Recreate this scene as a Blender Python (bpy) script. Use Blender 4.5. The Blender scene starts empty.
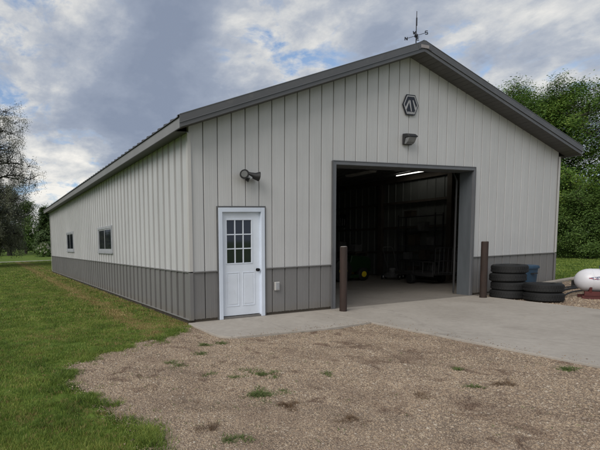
import bpy, math, random
import numpy as np
from math import radians as R, sin, cos, pi
from mathutils import Vector, Matrix

S = 0.3048                      # the scene is laid out in feet, built in metres
scn = bpy.context.scene
COL = scn.collection

# ------------------------------------------------------------------ camera
cam_d = bpy.data.cameras.new('camera')
cam = bpy.data.objects.new('camera', cam_d)
COL.objects.link(cam)
scn.camera = cam
yaw, pit, rol = 0.33828, -0.07958, -0.02894
F = Vector((sin(yaw)*cos(pit), cos(yaw)*cos(pit), sin(pit)))
RR = Vector((cos(yaw), -sin(yaw), 0))
UU = RR.cross(F)
R2 = RR*cos(rol) + UU*sin(rol)
U2 = -RR*sin(rol) + UU*cos(rol)
M = Matrix((R2, U2, -F)).transposed().to_4x4()
M.translation = Vector((-11.594, -23.695, 4.943))*S
cam.matrix_world = M
cam_d.sensor_width = 36
cam_d.lens = 426.92/600*36
cam_d.shift_x = (300-140.8)/600
cam_d.shift_y = (278.0-225)/600
cam_d.clip_start = 0.05
cam_d.clip_end = 3000
CAM = np.array([-11.594, -23.695, 4.943])

# ------------------------------------------------------------------ light
SUN_EL, SUN_AZ = R(38), R(-112)      # azimuth measured from +Y towards +X: sun to the left, a little behind the camera
world = bpy.data.worlds.new('World')
scn.world = world
world.use_nodes = True
nt = world.node_tree
nt.nodes.clear()
def N(t, typ, **kw):
    n = t.nodes.new(typ)
    for k, v in kw.items():
        setattr(n, k, v)
    return n
def L(t, a, b): t.links.new(a, b)
out = N(nt, 'ShaderNodeOutputWorld')
bg = N(nt, 'ShaderNodeBackground')
bg.inputs['Strength'].default_value = 0.1
L(nt, bg.outputs[0], out.inputs[0])
sky = N(nt, 'ShaderNodeTexSky')
sky.sky_type = 'NISHITA'
sky.sun_disc = False
sky.sun_elevation = SUN_EL
sky.sun_rotation = SUN_AZ
tc = N(nt, 'ShaderNodeTexCoord')
def math_(t, op, a, b=None, c=None, clamp=False):
    n = N(t, 'ShaderNodeMath', operation=op); n.use_clamp = clamp
    for i, v in enumerate((a, b, c)):
        if v is None: continue
        if isinstance(v, (int, float)): n.inputs[i].default_value = v
        else: L(t, v, n.inputs[i])
    return n.outputs[0]
def mixc(t, fac, a, b, mode='MIX'):
    n = N(t, 'ShaderNodeMix', data_type='RGBA', blend_type=mode)
    for s, v in ((n.inputs[0], fac), (n.inputs[6], a), (n.inputs[7], b)):
        if isinstance(v, (int, float)): s.default_value = v
        elif isinstance(v, tuple): s.default_value = (*v, 1) if len(v) == 3 else v
        else: L(t, v, s)
    return n.outputs[2]
def ramp(t, fac, stops, interp='LINEAR'):
    n = N(t, 'ShaderNodeValToRGB')
    n.color_ramp.interpolation = interp
    e = n.color_ramp.elements
    while len(e) < len(stops): e.new(0.5)
    for x, (p, c) in zip(e, stops):
        x.position = p
        x.color = (c, c, c, 1) if isinstance(c, (int, float)) else (*c, 1)
    L(t, fac, n.inputs[0])
    return n.outputs[0]
def noise(t, vec, scale, detail=4, rough=0.5, dist=0.0, out='Fac'):
    n = N(t, 'ShaderNodeTexNoise')
    n.inputs['Scale'].default_value = scale
    n.inputs['Detail'].default_value = detail
    n.inputs['Roughness'].default_value = rough
    n.inputs['Distortion'].default_value = dist
    if vec is not None: L(t, vec, n.inputs['Vector'])
    return n.outputs[out]
sep = N(nt, 'ShaderNodeSeparateXYZ')
L(nt, tc.outputs['Generated'], sep.inputs[0])
zc = math_(nt, 'ADD', math_(nt, 'MAXIMUM', sep.outputs[2], 0.0), 0.34)
px = math_(nt, 'DIVIDE', sep.outputs[0], zc)
py = math_(nt, 'DIVIDE', sep.outputs[1], zc)
cmb = N(nt, 'ShaderNodeCombineXYZ')
L(nt, px, cmb.inputs[0]); L(nt, py, cmb.inputs[1])
big = noise(nt, cmb.outputs[0], 1.15, 3, 0.5, 0.2)
mid = noise(nt, cmb.outputs[0], 3.6, 8, 0.6, 0.15)
fine = noise(nt, cmb.outputs[0], 12.0, 7, 0.62, 0.1)
def blob(d, inner, outer):
    v = Vector(d).normalized()
    n = N(nt, 'ShaderNodeVectorMath', operation='DOT_PRODUCT')
    L(nt, tc.outputs['Generated'], n.inputs[0]); n.inputs[1].default_value = v
    m = N(nt, 'ShaderNodeMapRange', interpolation_type='SMOOTHSTEP')
    L(nt, n.outputs['Value'], m.inputs[0])
    m.inputs[1].default_value = cos(R(outer)); m.inputs[2].default_value = cos(R(inner))
    return m.outputs[0]
# cloud thickness: low = bright thin cloud or a gap, high = thick slate-blue cloud
th = math_(nt, 'ADD', math_(nt, 'MULTIPLY', big, 0.55), math_(nt, 'MULTIPLY', mid, 0.65))
th = math_(nt, 'ADD', th, math_(nt, 'MULTIPLY', fine, 0.22))
th = math_(nt, 'ADD', th, math_(nt, 'MULTIPLY', blob((0.24, 0.89, 0.37), 3, 17), 0.16))
th = math_(nt, 'SUBTRACT', th, math_(nt, 'MULTIPLY', blob((0.07, 0.86, 0.50), 4, 18), 0.33))
th = math_(nt, 'SUBTRACT', th, math_(nt, 'MULTIPLY', blob((0.08, 0.985, 0.12), 4, 15), 0.27))
th = math_(nt, 'SUBTRACT', th, math_(nt, 'MULTIPLY', blob((0.55, 0.73, 0.40), 1, 10), 0.07))
th = math_(nt, 'SUBTRACT', th, math_(nt, 'MULTIPLY', blob((0.83, 0.45, 0.32), 6, 26), 0.10))
th = math_(nt, 'SUBTRACT', th, math_(nt, 'MULTIPLY', blob((-0.5, -0.8, 0.75), 10, 75), 0.32))
cloud = ramp(nt, th, [(0.40, (6.6, 6.4, 6.0)), (0.50, (4.8, 4.85, 4.85)), (0.58, (3.3, 3.55, 4.0)), (0.68, (2.3, 2.63, 3.3)), (0.84, (1.75, 2.07, 2.75))])
cloud_n = [n for n in nt.nodes if n.type == 'VALTORGB'][-1]
# gaps of blue sky between the clouds
gap = ramp(nt, noise(nt, cmb.outputs[0], 5.5, 6, 0.6, 0.4), [(0.52, 0.0), (0.64, 1.0)])
gap = math_(nt, 'MULTIPLY', gap, ramp(nt, th, [(0.56, 1.0), (0.68, 0.0)]))
skyc = mixc(nt, gap, cloud, mixc(nt, 0.45, sky.outputs[0], (2.2, 3.2, 5.0)))
skyc = mixc(nt, 0.04, skyc, sky.outputs[0])
L(nt, skyc, bg.inputs['Color'])

sun_d = bpy.data.lights.new('sun', 'SUN')
sun = bpy.data.objects.new('sun', sun_d)
COL.objects.link(sun)
sun_d.energy = 1.5
sun_d.angle = R(35)
sun_d.color = (1.0, 0.955, 0.90)
sd = Vector((sin(SUN_AZ)*cos(SUN_EL), cos(SUN_AZ)*cos(SUN_EL), sin(SUN_EL)))
sun.rotation_euler = sd.to_track_quat('Z', 'Y').to_euler()

scn.view_settings.view_transform = 'Standard'
scn.view_settings.look = 'None'
scn.view_settings.exposure = 0.5
scn.view_settings.gamma = 1.0
scn.view_settings.use_curve_mapping = False
scn.cycles.max_bounces = 6
scn.cycles.use_denoising = True

# ------------------------------------------------------------------ materials
def new_mat(name):
    m = bpy.data.materials.new(name)
    m.use_nodes = True
    t = m.node_tree
    b = t.nodes['Principled BSDF']
    return m, t, b
def mat(name, col, rough=0.6, metal=0.0, var=0.12, scale=1.5, bump=0.0, bscale=30, spec=0.5, stretch=None, second=None, sfac=(0.5, 0.65), sscale=None, emit=0):
    m, t, b = new_mat(name)
    tcn = N(t, 'ShaderNodeTexCoord')
    geo = N(t, 'ShaderNodeNewGeometry')
    vec = geo.outputs['Position']
    if stretch:
        mp = N(t, 'ShaderNodeMapping'); mp.inputs['Scale'].default_value = stretch
        L(t, vec, mp.inputs[0]); vec = mp.outputs[0]
    n1 = noise(t, vec, scale, 5, 0.6)
    f = ramp(t, n1, [(0.3, 1-var), (0.7, 1+var)])
    c = mixc(t, 1.0, col, f, 'MULTIPLY')
    if second:
        n2 = noise(t, vec, sscale or scale*2.3, 6, 0.65)
        c = mixc(t, ramp(t, n2, [(sfac[0], 0.0), (sfac[1], 1.0)]), c, second)
    L(t, c, b.inputs['Base Color'])
    b.inputs['Roughness'].default_value = rough
    b.inputs['Metallic'].default_value = metal
    b.inputs['Specular IOR Level'].default_value = spec
    if bump:
        bn = N(t, 'ShaderNodeBump'); bn.inputs['Strength'].default_value = bump
        bn.inputs['Distance'].default_value = 0.01
        L(t, noise(t, geo.outputs['Position'], bscale, 4, 0.6), bn.inputs['Height'])
        L(t, bn.outputs[0], b.inputs['Normal'])
    if emit:
        b.inputs['Emission Color'].default_value = (1, 0.97, 0.9, 1)
        b.inputs['Emission Strength'].default_value = emit
    return m

def steel_mat(name, col, dirt, rough=0.42):
    """painted steel sheet: slight oil-canning, rain streaks and splash dirt"""
    m, t, b = new_mat(name)
    geo = N(t, 'ShaderNodeNewGeometry')
    mp = N(t, 'ShaderNodeMapping'); mp.inputs['Scale'].default_value = (5.0, 5.0, 0.35)
    L(t, geo.outputs['Position'], mp.inputs[0])
    streak = ramp(t, noise(t, mp.outputs[0], 1.6, 6, 0.65), [(0.35, 0.0), (0.75, 1.0)])
    blot = noise(t, geo.outputs['Position'], 0.5, 4, 0.6)
    c = mixc(t, math_(t, 'MULTIPLY', streak, 0.2), col, dirt)
    c = mixc(t, 1.0, c, ramp(t, blot, [(0.3, 0.93), (0.7, 1.05)]), 'MULTIPLY')
    # each sheet came from the coil with a faintly different sheen
    sp = N(t, 'ShaderNodeSeparateXYZ'); L(t, geo.outputs['Position'], sp.inputs[0])
    u = math_(t, 'FLOOR', math_(t, 'DIVIDE', math_(t, 'ADD', sp.outputs[0], sp.outputs[1]), S))
    wn = N(t, 'ShaderNodeTexWhiteNoise'); wn.noise_dimensions = '1D'; L(t, u, wn.inputs['W'])
    c = mixc(t, 1.0, c, ramp(t, wn.outputs['Value'], [(0.0, 0.965), (1.0, 1.02)]), 'MULTIPLY')
    # splash dirt near the ground
    low = ramp(t, math_(t, 'ADD', sp.outputs[2], math_(t, 'MULTIPLY', noise(t, geo.outputs['Position'], 6, 4), 0.18)), [(0.08, 0.55), (0.32, 0.0)])
    c = mixc(t, low, c, (0.16, 0.14, 0.11))
    L(t, c, b.inputs['Base Color'])
    b.inputs['Roughness'].default_value = rough
    b.inputs['Specular IOR Level'].default_value = 0.4
    bn = N(t, 'ShaderNodeBump'); bn.inputs['Strength'].default_value = 0.35; bn.inputs['Distance'].default_value = 0.02
    mp2 = N(t, 'ShaderNodeMapping'); mp2.inputs['Scale'].default_value = (3, 3, 0.7)
    L(t, geo.outputs['Position'], mp2.inputs[0])
    L(t, noise(t, mp2.outputs[0], 1.3, 2), bn.inputs['Height'])
    L(t, bn.outputs[0], b.inputs['Normal'])
    return m

M_WALL = steel_mat('painted_steel_light', (0.505, 0.508, 0.512), (0.345, 0.342, 0.335))
M_WAIN = steel_mat('painted_steel_grey', (0.185, 0.182, 0.182), (0.12, 0.115, 0.105))
M_TRIM = mat('trim_charcoal', (0.095, 0.096, 0.10), 0.4, var=0.08, scale=2, second=(0.14, 0.135, 0.13), sfac=(0.55, 0.8))
M_FASC = mat('fascia_grey', (0.22, 0.218, 0.215), 0.4, var=0.08, scale=2)  # eave fascia lighter than the rake trim: reflected sky put into its colour
M_SOFF = mat('soffit_charcoal', (0.095, 0.093, 0.09), 0.6, var=0.12, scale=2)
M_ROOF = mat('roof_steel', (0.07, 0.07, 0.074), 0.4, var=0.1, scale=1)
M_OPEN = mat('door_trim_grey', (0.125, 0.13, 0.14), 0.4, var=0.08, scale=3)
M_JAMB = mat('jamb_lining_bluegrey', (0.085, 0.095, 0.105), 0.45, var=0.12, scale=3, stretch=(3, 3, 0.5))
M_CORNL = mat('corner_trim_light', (0.48, 0.47, 0.455), 0.4, var=0.05)
M_WHITE = mat('door_paint_white', (0.66, 0.71, 0.79), 0.45, var=0.05, scale=3, second=(0.55, 0.57, 0.6), sfac=(0.6, 0.8))
M_WFRAME = mat('door_casing_white', (0.60, 0.66, 0.76), 0.45, var=0.05, scale=3)
M_CAP = mat('peak_cap_sun_bleached', (0.30, 0.27, 0.265), 0.5)
M_VINYL = mat('window_vinyl', (0.33, 0.34, 0.36), 0.5, var=0.1, scale=4)
M_GLASS = mat('window_glass_dark', (0.012, 0.015, 0.022), 0.05, var=0.2, spec=1.0)
M_BLACK = mat('black_plastic', (0.018, 0.018, 0.02), 0.5, var=0.2, scale=8)
M_IRON = mat('black_iron', (0.02, 0.022, 0.035), 0.55, var=0.2)
M_LENS = mat('lamp_lens', (0.17, 0.175, 0.18), 0.25, var=0.15, scale=20)
M_SENS = mat('sensor_grey', (0.30, 0.31, 0.32), 0.4, var=0.1)
M_RUST = mat('rusty_steel', (0.022, 0.0125, 0.009), 0.8, var=0.3, scale=6, bump=0.4, second=(0.032, 0.017, 0.013), sfac=(0.45, 0.65), stretch=(1, 1, 0.3))
M_RUSTTOP = mat('weathered_cap', (0.25, 0.235, 0.22), 0.8, var=0.2)
M_TIRE = mat('tyre_rubber', (0.006, 0.0065, 0.0072), 0.72, var=0.25, scale=5, second=(0.02, 0.02, 0.019), sfac=(0.6, 0.8), bump=0.3, bscale=60)
M_BIN = mat('blue_plastic', (0.018, 0.052, 0.095), 0.5, var=0.15, scale=4, second=(0.045, 0.07, 0.095), sfac=(0.6, 0.8))
M_WOOD = mat('weathered_board', (0.30, 0.27, 0.23), 0.85, var=0.2, scale=5, stretch=(0.5, 6, 6))
M_TANK = mat('tank_white_paint', (0.66, 0.66, 0.70), 0.38, var=0.06, scale=3, second=(0.45, 0.43, 0.42), sfac=(0.62, 0.85))
M_TBASE = mat('dark_red_paint', (0.085, 0.016, 0.015), 0.6, var=0.25, scale=5)
M_BLUEINK = mat('decal_blue', (0.02, 0.03, 0.12), 0.5)
M_REDINK = mat('decal_red', (0.42, 0.02, 0.03), 0.5)
M_NAVY = mat('emblem_navy', (0.010, 0.011, 0.016), 0.4)
M_EMW = mat('emblem_white', (0.36, 0.36, 0.37), 0.4)
M_KNOB = mat('knob_black', (0.01, 0.01, 0.012), 0.3, metal=0.6)
M_SILL = mat('threshold_metal', (0.22, 0.21, 0.2), 0.5, metal=0.5)
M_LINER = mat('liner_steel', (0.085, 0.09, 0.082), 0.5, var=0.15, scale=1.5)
M_LUMBER = mat('old_lumber', (0.045, 0.036, 0.026), 0.85, var=0.25, scale=3)
M_GREEN = mat('tractor_green', (0.008, 0.03, 0.009), 0.35, var=0.1)
M_YELLOW = mat('wheel_yellow', (0.62, 0.47, 0.02), 0.4, var=0.1)
M_GREY = mat('shop_grey', (0.10, 0.10, 0.10), 0.6, var=0.3, scale=4)
M_BOX = mat('cardboard', (0.05, 0.038, 0.026), 0.9, var=0.3, scale=3)
M_RIM = mat('rim_pale', (0.55, 0.55, 0.55), 0.4)
M_DSTEEL = mat('dark_steel', (0.04, 0.04, 0.042), 0.5, metal=0.3, var=0.2)
M_LIGHTON = mat('lit_tube', (0.8, 0.8, 0.75), 0.5, emit=1.6)
M_LIGHTOFF = mat('unlit_tube', (0.45, 0.45, 0.42), 0.4)
M_BARK = mat('bark', (0.045, 0.036, 0.028), 0.9, var=0.35, scale=6, bump=0.8, bscale=18, stretch=(2, 2, 0.4))
M_BARKD = mat('bark_dark', (0.020, 0.016, 0.015), 0.9, var=0.35, scale=6, stretch=(2, 2, 0.4))
M_HOSE = mat('black_pipe', (0.014, 0.014, 0.015), 0.55, var=0.3)

def leaf_mat(name, cols, transl=0.3, patch=0.8, rough=0.55):
    m, t, b = new_mat(name)
    geo = N(t, 'ShaderNodeNewGeometry')
    r = geo.outputs['Random Per Island']
    n1 = noise(t, geo.outputs['Position'], patch, 3, 0.5)
    f = math_(t, 'ADD', math_(t, 'MULTIPLY', r, 0.5), math_(t, 'MULTIPLY', n1, 0.9))
    f = math_(t, 'SUBTRACT', f, 0.2, clamp=True)
    k = len(cols)
    c = ramp(t, f, [(i/(k-1)*0.9+0.05, cc) for i, cc in enumerate(cols)])
    L(t, c, b.inputs['Base Color'])
    b.inputs['Roughness'].default_value = rough
    b.inputs['Specular IOR Level'].default_value = 0.3
    tr = N(t, 'ShaderNodeBsdfTranslucent'); L(t, c, tr.inputs[0])
    mx = N(t, 'ShaderNodeMixShader'); mx.inputs[0].default_value = transl
    o = [n for n in t.nodes if n.type == 'OUTPUT_MATERIAL'][0]
    L(t, b.outputs[0], mx.inputs[1]); L(t, tr.outputs[0], mx.inputs[2]); L(t, mx.outputs[0], o.inputs[0])
    return m
M_LEAFG = leaf_mat('leaf_green', [(0.016, 0.042, 0.009), (0.06, 0.13, 0.022), (0.15, 0.25, 0.040), (0.30, 0.36, 0.075)])
M_LEAFM = leaf_mat('leaf_mid_green', [(0.04, 0.075, 0.018), (0.09, 0.16, 0.034), (0.16, 0.23, 0.055)])
M_LEAFD = leaf_mat('leaf_dark_olive', [(0.06, 0.062, 0.046), (0.10, 0.108, 0.07), (0.155, 0.165, 0.10), (0.20, 0.20, 0.15)], 0.15)
M_LEAFC = leaf_mat('conifer_green', [(0.025, 0.05, 0.018), (0.06, 0.10, 0.03), (0.09, 0.13, 0.04)], 0.1)
M_FLOWER = leaf_mat('hydrangea_bloom', [(0.4, 0.42, 0.3), (0.55, 0.52, 0.45), (0.6, 0.5, 0.5)], 0.2)
M_BLADE = leaf_mat('grass_blade', [(0.03, 0.055, 0.014), (0.105, 0.175, 0.032), (0.23, 0.305, 0.060), (0.42, 0.43, 0.12)], 0.38, patch=1.6)
M_BLADEDRY = leaf_mat('grass_blade_dry', [(0.18, 0.14, 0.05), (0.32, 0.25, 0.10), (0.46, 0.36, 0.18)], 0.25, patch=1.5)
M_WEED = leaf_mat('weed_green', [(0.07, 0.10, 0.03), (0.13, 0.17, 0.055), (0.22, 0.24, 0.11)], 0.2, patch=3)
M_DEAD = leaf_mat('dead_weed', [(0.075, 0.048, 0.03), (0.15, 0.095, 0.055), (0.27, 0.18, 0.10)], 0.2, patch=4)

def ground_mat():
    m, t, b = new_mat('lawn')
    geo = N(t, 'ShaderNodeNewGeometry'); P = geo.outputs['Position']
    n1 = noise(t, P, 0.35, 6, 0.62); n2 = noise(t, P, 2.5, 6, 0.7); n3 = noise(t, P, 30, 3, 0.7)
    f = math_(t, 'ADD', math_(t, 'MULTIPLY', n1, 0.5), math_(t, 'MULTIPLY', n2, 0.5))
    c = ramp(t, f, [(0.32, (0.070, 0.10, 0.018)), (0.47, (0.10, 0.155, 0.026)), (0.58, (0.14, 0.20, 0.036)), (0.7, (0.19, 0.23, 0.055))])
    c = mixc(t, 1.0, c, ramp(t, n3, [(0.3, 0.7), (0.7, 1.2)]), 'MULTIPLY')
    L(t, c, b.inputs['Base Color']); b.inputs['Roughness'].default_value = 0.9; b.inputs['Specular IOR Level'].default_value = 0.15
    bn = N(t, 'ShaderNodeBump'); bn.inputs['Strength'].default_value = 0.8; bn.inputs['Distance'].default_value = 0.05
    L(t, noise(t, P, 14, 5, 0.7), bn.inputs['Height']); L(t, bn.outputs[0], b.inputs['Normal'])
    return m
def gravel_mat():
    m, t, b = new_mat('gravel')
    geo = N(t, 'ShaderNodeNewGeometry'); P = geo.outputs['Position']
    v = N(t, 'ShaderNodeTexVoronoi'); v.inputs['Scale'].default_value = 70; L(t, P, v.inputs['Vector'])
    v2 = N(t, 'ShaderNodeTexVoronoi'); v2.inputs['Scale'].default_value = 180; L(t, P, v2.inputs['Vector'])
    c = ramp(t, N_sep(t, v.outputs['Color']), [(0.0, (0.20, 0.143, 0.098)), (0.5, (0.33, 0.25, 0.175)), (0.85, (0.41, 0.32, 0.235)), (1.0, (0.46, 0.39, 0.31))])
    c2 = ramp(t, N_sep(t, v2.outputs['Color']), [(0.0, (0.19, 0.145, 0.11)), (1.0, (0.39, 0.31, 0.24))])
    c = mixc(t, 0.5, c, c2)
    dirt = noise(t, P, 0.8, 6, 0.65)
    c = mixc(t, ramp(t, dirt, [(0.47, 0.0), (0.68, 0.75)]), c, (0.155, 0.108, 0.078))
    c = mixc(t, ramp(t, noise(t, P, 2.6, 5, 0.6, 0.8), [(0.56, 0.0), (0.66, 0.8)]), c, (0.12, 0.075, 0.052))
    c = mixc(t, 1.0, c, ramp(t, noise(t, P, 3.0, 5, 0.7), [(0.3, 0.72), (0.7, 1.15)]), 'MULTIPLY')
    L(t, c, b.inputs['Base Color']); b.inputs['Roughness'].default_value = 0.95; b.inputs['Specular IOR Level'].default_value = 0.2
    bn = N(t, 'ShaderNodeBump'); bn.inputs['Strength'].default_value = 0.9; bn.inputs['Distance'].default_value = 0.012
    h = math_(t, 'ADD', v.outputs['Distance'], math_(t, 'MULTIPLY', v2.outputs['Distance'], 0.5))
    h = math_(t, 'SUBTRACT', math_(t, 'MULTIPLY', noise(t, P, 12, 4), 1.0), h)
    L(t, h, bn.inputs['Height']); L(t, bn.outputs[0], b.inputs['Normal'])
    return m
def N_sep(t, c):
    n = N(t, 'ShaderNodeSeparateColor'); L(t, c, n.inputs[0]); return n.outputs[0]
def stone_mat():
    m, t, b = new_mat('stone_chips')
    geo = N(t, 'ShaderNodeNewGeometry')
    c = ramp(t, geo.outputs['Random Per Island'], [(0.0, (0.13, 0.10, 0.08)), (0.25, (0.28, 0.21, 0.15)), (0.6, (0.37, 0.285, 0.20)), (0.92, (0.41, 0.335, 0.25)), (1.0, (0.48, 0.43, 0.36))])
    c = mixc(t, ramp(t, noise(t, geo.outputs['Position'], 0.8, 6, 0.65), [(0.47, 0.0), (0.68, 0.6)]), c, (0.17, 0.122, 0.09))
    c = mixc(t, ramp(t, noise(t, geo.outputs['Position'], 2.6, 5, 0.6, 0.8), [(0.56, 0.0), (0.66, 0.7)]), c, (0.13, 0.085, 0.06))
    L(t, c, b.inputs['Base Color']); b.inputs['Roughness'].default_value = 0.85; b.inputs['Specular IOR Level'].default_value = 0.3
    return m
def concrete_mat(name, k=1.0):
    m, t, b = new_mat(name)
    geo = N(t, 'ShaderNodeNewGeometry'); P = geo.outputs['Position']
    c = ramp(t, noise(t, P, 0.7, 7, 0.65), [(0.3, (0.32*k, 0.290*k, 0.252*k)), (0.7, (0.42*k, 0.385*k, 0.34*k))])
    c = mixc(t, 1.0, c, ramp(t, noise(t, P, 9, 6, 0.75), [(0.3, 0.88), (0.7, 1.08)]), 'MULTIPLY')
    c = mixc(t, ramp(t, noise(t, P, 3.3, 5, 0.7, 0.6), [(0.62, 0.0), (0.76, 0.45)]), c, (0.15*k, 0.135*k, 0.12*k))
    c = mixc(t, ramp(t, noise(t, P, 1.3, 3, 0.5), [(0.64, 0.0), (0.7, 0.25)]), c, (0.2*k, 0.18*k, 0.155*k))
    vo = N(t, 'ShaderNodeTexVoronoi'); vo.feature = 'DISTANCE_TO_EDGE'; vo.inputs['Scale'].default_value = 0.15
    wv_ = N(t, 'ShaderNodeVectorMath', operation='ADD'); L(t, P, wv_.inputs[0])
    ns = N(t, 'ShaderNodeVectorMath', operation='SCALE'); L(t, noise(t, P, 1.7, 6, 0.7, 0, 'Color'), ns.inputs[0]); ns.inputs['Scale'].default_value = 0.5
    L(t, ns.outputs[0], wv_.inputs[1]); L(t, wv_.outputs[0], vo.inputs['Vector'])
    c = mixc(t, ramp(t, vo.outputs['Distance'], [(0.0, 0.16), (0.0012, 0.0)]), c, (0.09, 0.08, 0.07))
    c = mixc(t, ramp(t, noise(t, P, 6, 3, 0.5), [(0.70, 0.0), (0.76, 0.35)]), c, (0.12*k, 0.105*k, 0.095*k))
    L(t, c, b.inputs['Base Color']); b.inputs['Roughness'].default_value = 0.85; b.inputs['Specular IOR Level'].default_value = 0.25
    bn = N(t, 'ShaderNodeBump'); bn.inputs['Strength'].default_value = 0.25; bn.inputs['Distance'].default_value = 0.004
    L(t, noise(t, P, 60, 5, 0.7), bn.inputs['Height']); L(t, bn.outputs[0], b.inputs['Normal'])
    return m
M_LAWN, M_GRAV, M_STONE, M_CONC = ground_mat(), gravel_mat(), stone_mat(), concrete_mat('concrete')
M_CONCSHADE = concrete_mat('concrete_indoor_shade', 0.55)  # same concrete as outside, darkened to put indoor shade into the floor colour
M_ROAD = mat('road_gravel', (0.30, 0.28, 0.25), 0.95, var=0.15, scale=0.8)

# ------------------------------------------------------------------ mesh helpers (feet)
class MB:
    def __init__(s): s.v = []; s.f = []
    def add(s, vs, fs):
        k = len(s.v); s.v += [tuple(p) for p in vs]; s.f += [tuple(i+k for i in f) for f in fs]; return s
    def box(s, x0, y0, z0, x1, y1, z1):
        vs = [(x, y, z) for z in (z0, z1) for y in (y0, y1) for x in (x0, x1)]
        return s.add(vs, [(0, 2, 3, 1), (4, 5, 7, 6), (0, 1, 5, 4), (2, 6, 7, 3), (0, 4, 6, 2), (1, 3, 7, 5)])
    def bar(s, a, b, w, h=None, up=(0, 0, 1)):
        """rectangular bar from a to b"""
        h = h or w
        a, b = Vector(a), Vector(b); d = (b-a).normalized(); u = Vector(up)
        if abs(d.dot(u)) > 0.98: u = Vector((1, 0, 0))
        r = d.cross(u).normalized(); u = r.cross(d)
        vs = []
        for p in (a, b):
            for i, j in ((-1, -1), (1, -1), (1, 1), (-1, 1)): vs.append(p + r*w/2*i + u*h/2*j)
        return s.add(vs, [(0, 1, 2, 3), (7, 6, 5, 4), (0, 4, 5, 1), (1, 5, 6, 2), (2, 6, 7, 3), (3, 7, 4, 0)])
    def tube(s, pts, rad, n=10, caps=True):
        pts = [Vector(p) for p in pts]
        if isinstance(rad, (int, float)): rad = [rad]*len(pts)
        vs = []; k = len(pts)
        for i, p in enumerate(pts):
            d = (pts[min(i+1, k-1)] - pts[max(i-1, 0)]).normalized()
            u = Vector((0, 0, 1)) if abs(d.z) < 0.95 else Vector((1, 0, 0))
            r = d.cross(u).normalized(); u = r.cross(d)
            for j in range(n):
                a = 2*pi*j/n
                vs.append(p + (r*cos(a) + u*sin(a))*rad[i])
        fs = [(i*n+j, i*n+(j+1) % n, (i+1)*n+(j+1) % n, (i+1)*n+j) for i in range(k-1) for j in range(n)]
        if caps: fs += [tuple(range(n))[::-1], tuple((k-1)*n+j for j in range(n))]
        return s.add(vs, fs)
    def lathe(s, prof, n=32, c=(0, 0, 0), axis='z', sx=1, sy=1, closed=False):
        """prof = [(radius, height)]"""
        vs = []
        for r, h in prof:
            for j in range(n):
                a = 2*pi*j/n; p = (r*cos(a)*sx, r*sin(a)*sy, h)
                if axis == 'y': p = (p[0], p[2], p[1])
                if axis == 'x': p = (p[2], p[0], p[1])
                vs.append((p[0]+c[0], p[1]+c[1], p[2]+c[2]))
        k = len(prof)
        fs = [(i*n+j, i*n+(j+1) % n, ((i+1) % k)*n+(j+1) % n, ((i+1) % k)*n+j) for i in range(k if closed else k-1) for j in range(n)]
        if not closed: fs += [tuple(range(n))[::-1], tuple((k-1)*n+j for j in range(n))]
        return s.add(vs, fs)
    def prism(s, poly, a, b, plane='xz'):
        """extrude a 2-D polygon between a and b along the third axis"""
        n = len(poly)
        def P(u, v, w): return {'xz': (u, w, v), 'yz': (w, u, v), 'xy': (u, v, w)}[plane]
        vs = [P(u, v, a) for u, v in poly] + [P(u, v, b) for u, v in poly]
        return s.add(vs, [tuple(range(n))[::-1], tuple(range(n, 2*n))] + [(i, (i+1) % n, n+(i+1) % n, n+i) for i in range(n)])
    def build(s, name, m, parent=None, smooth=False, bevel=0, local=False):
        off = Vector((0, 0, 0))
        if parent is not None and not local:
            p = parent
            while p is not None: off += p.location; p = p.parent
            off = off/S
        me = bpy.data.meshes.new(name)
        me.from_pydata([((p[0]-off.x)*S, (p[1]-off.y)*S, (p[2]-off.z)*S) for p in s.v], [], s.f)
        me.validate()
        me.materials.append(m)
        o = bpy.data.objects.new(name, me); COL.objects.link(o)
        if parent is not None: o.parent = parent
        import bmesh
        bm = bmesh.new(); bm.from_mesh(me); bmesh.ops.recalc_face_normals(bm, faces=bm.faces); bm.to_mesh(me); bm.free()
        if smooth:
            me.polygons.foreach_set('use_smooth', [True]*len(me.polygons))
            md = o.modifiers.new('edge', 'EDGE_SPLIT'); md.split_angle = R(38)
        if bevel:
            md = o.modifiers.new('bevel', 'BEVEL'); md.width = bevel*S; md.segments = 2; md.limit_method = 'ANGLE'
        return o
def tag(o, label=None, cat=None, group=None, kind=None):
    if label: o['label'] = label
    if cat: o['category'] = cat
    if group: o['group'] = group
    if kind: o['kind'] = kind
    return o
def thing(name, loc, label, cat, group=None, rz=0):
    o = bpy.data.objects.new(name, None); COL.objects.link(o)
    o.empty_display_size = 0.2
    o.location = Vector(loc)*S; o.rotation_euler = (0, 0, rz)
    return tag(o, label, cat, group)
def copy_tree(o, parent=None):
    c = o.copy(); COL.objects.link(c)
    if parent is not None: c.parent = parent
    for ch in list(o.children): copy_tree(ch, c)
    return c
def npmesh(name, V, Fc, m, parent=None, local=True):
    """fast mesh from numpy arrays: V (n,3) feet, Fc (k,q)"""
    me = bpy.data.meshes.new(name)
    V = np.ascontiguousarray(V*S, dtype=np.float32); Fc = np.ascontiguousarray(Fc, dtype=np.int32)
    k, q = Fc.shape
    me.vertices.add(len(V)); me.vertices.foreach_set('co', V.ravel())
    me.loops.add(k*q); me.loops.foreach_set('vertex_index', Fc.ravel())
    me.polygons.add(k); me.polygons.foreach_set('loop_start', np.arange(0, k*q, q, dtype=np.int32))
    try: me.polygons.foreach_set('loop_total', np.full(k, q, dtype=np.int32))
    except Exception: pass
    me.update(calc_edges=True)
    me.materials.append(m)
    o = bpy.data.objects.new(name, me); COL.objects.link(o)
    if parent is not None: o.parent = parent
    return o
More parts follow.
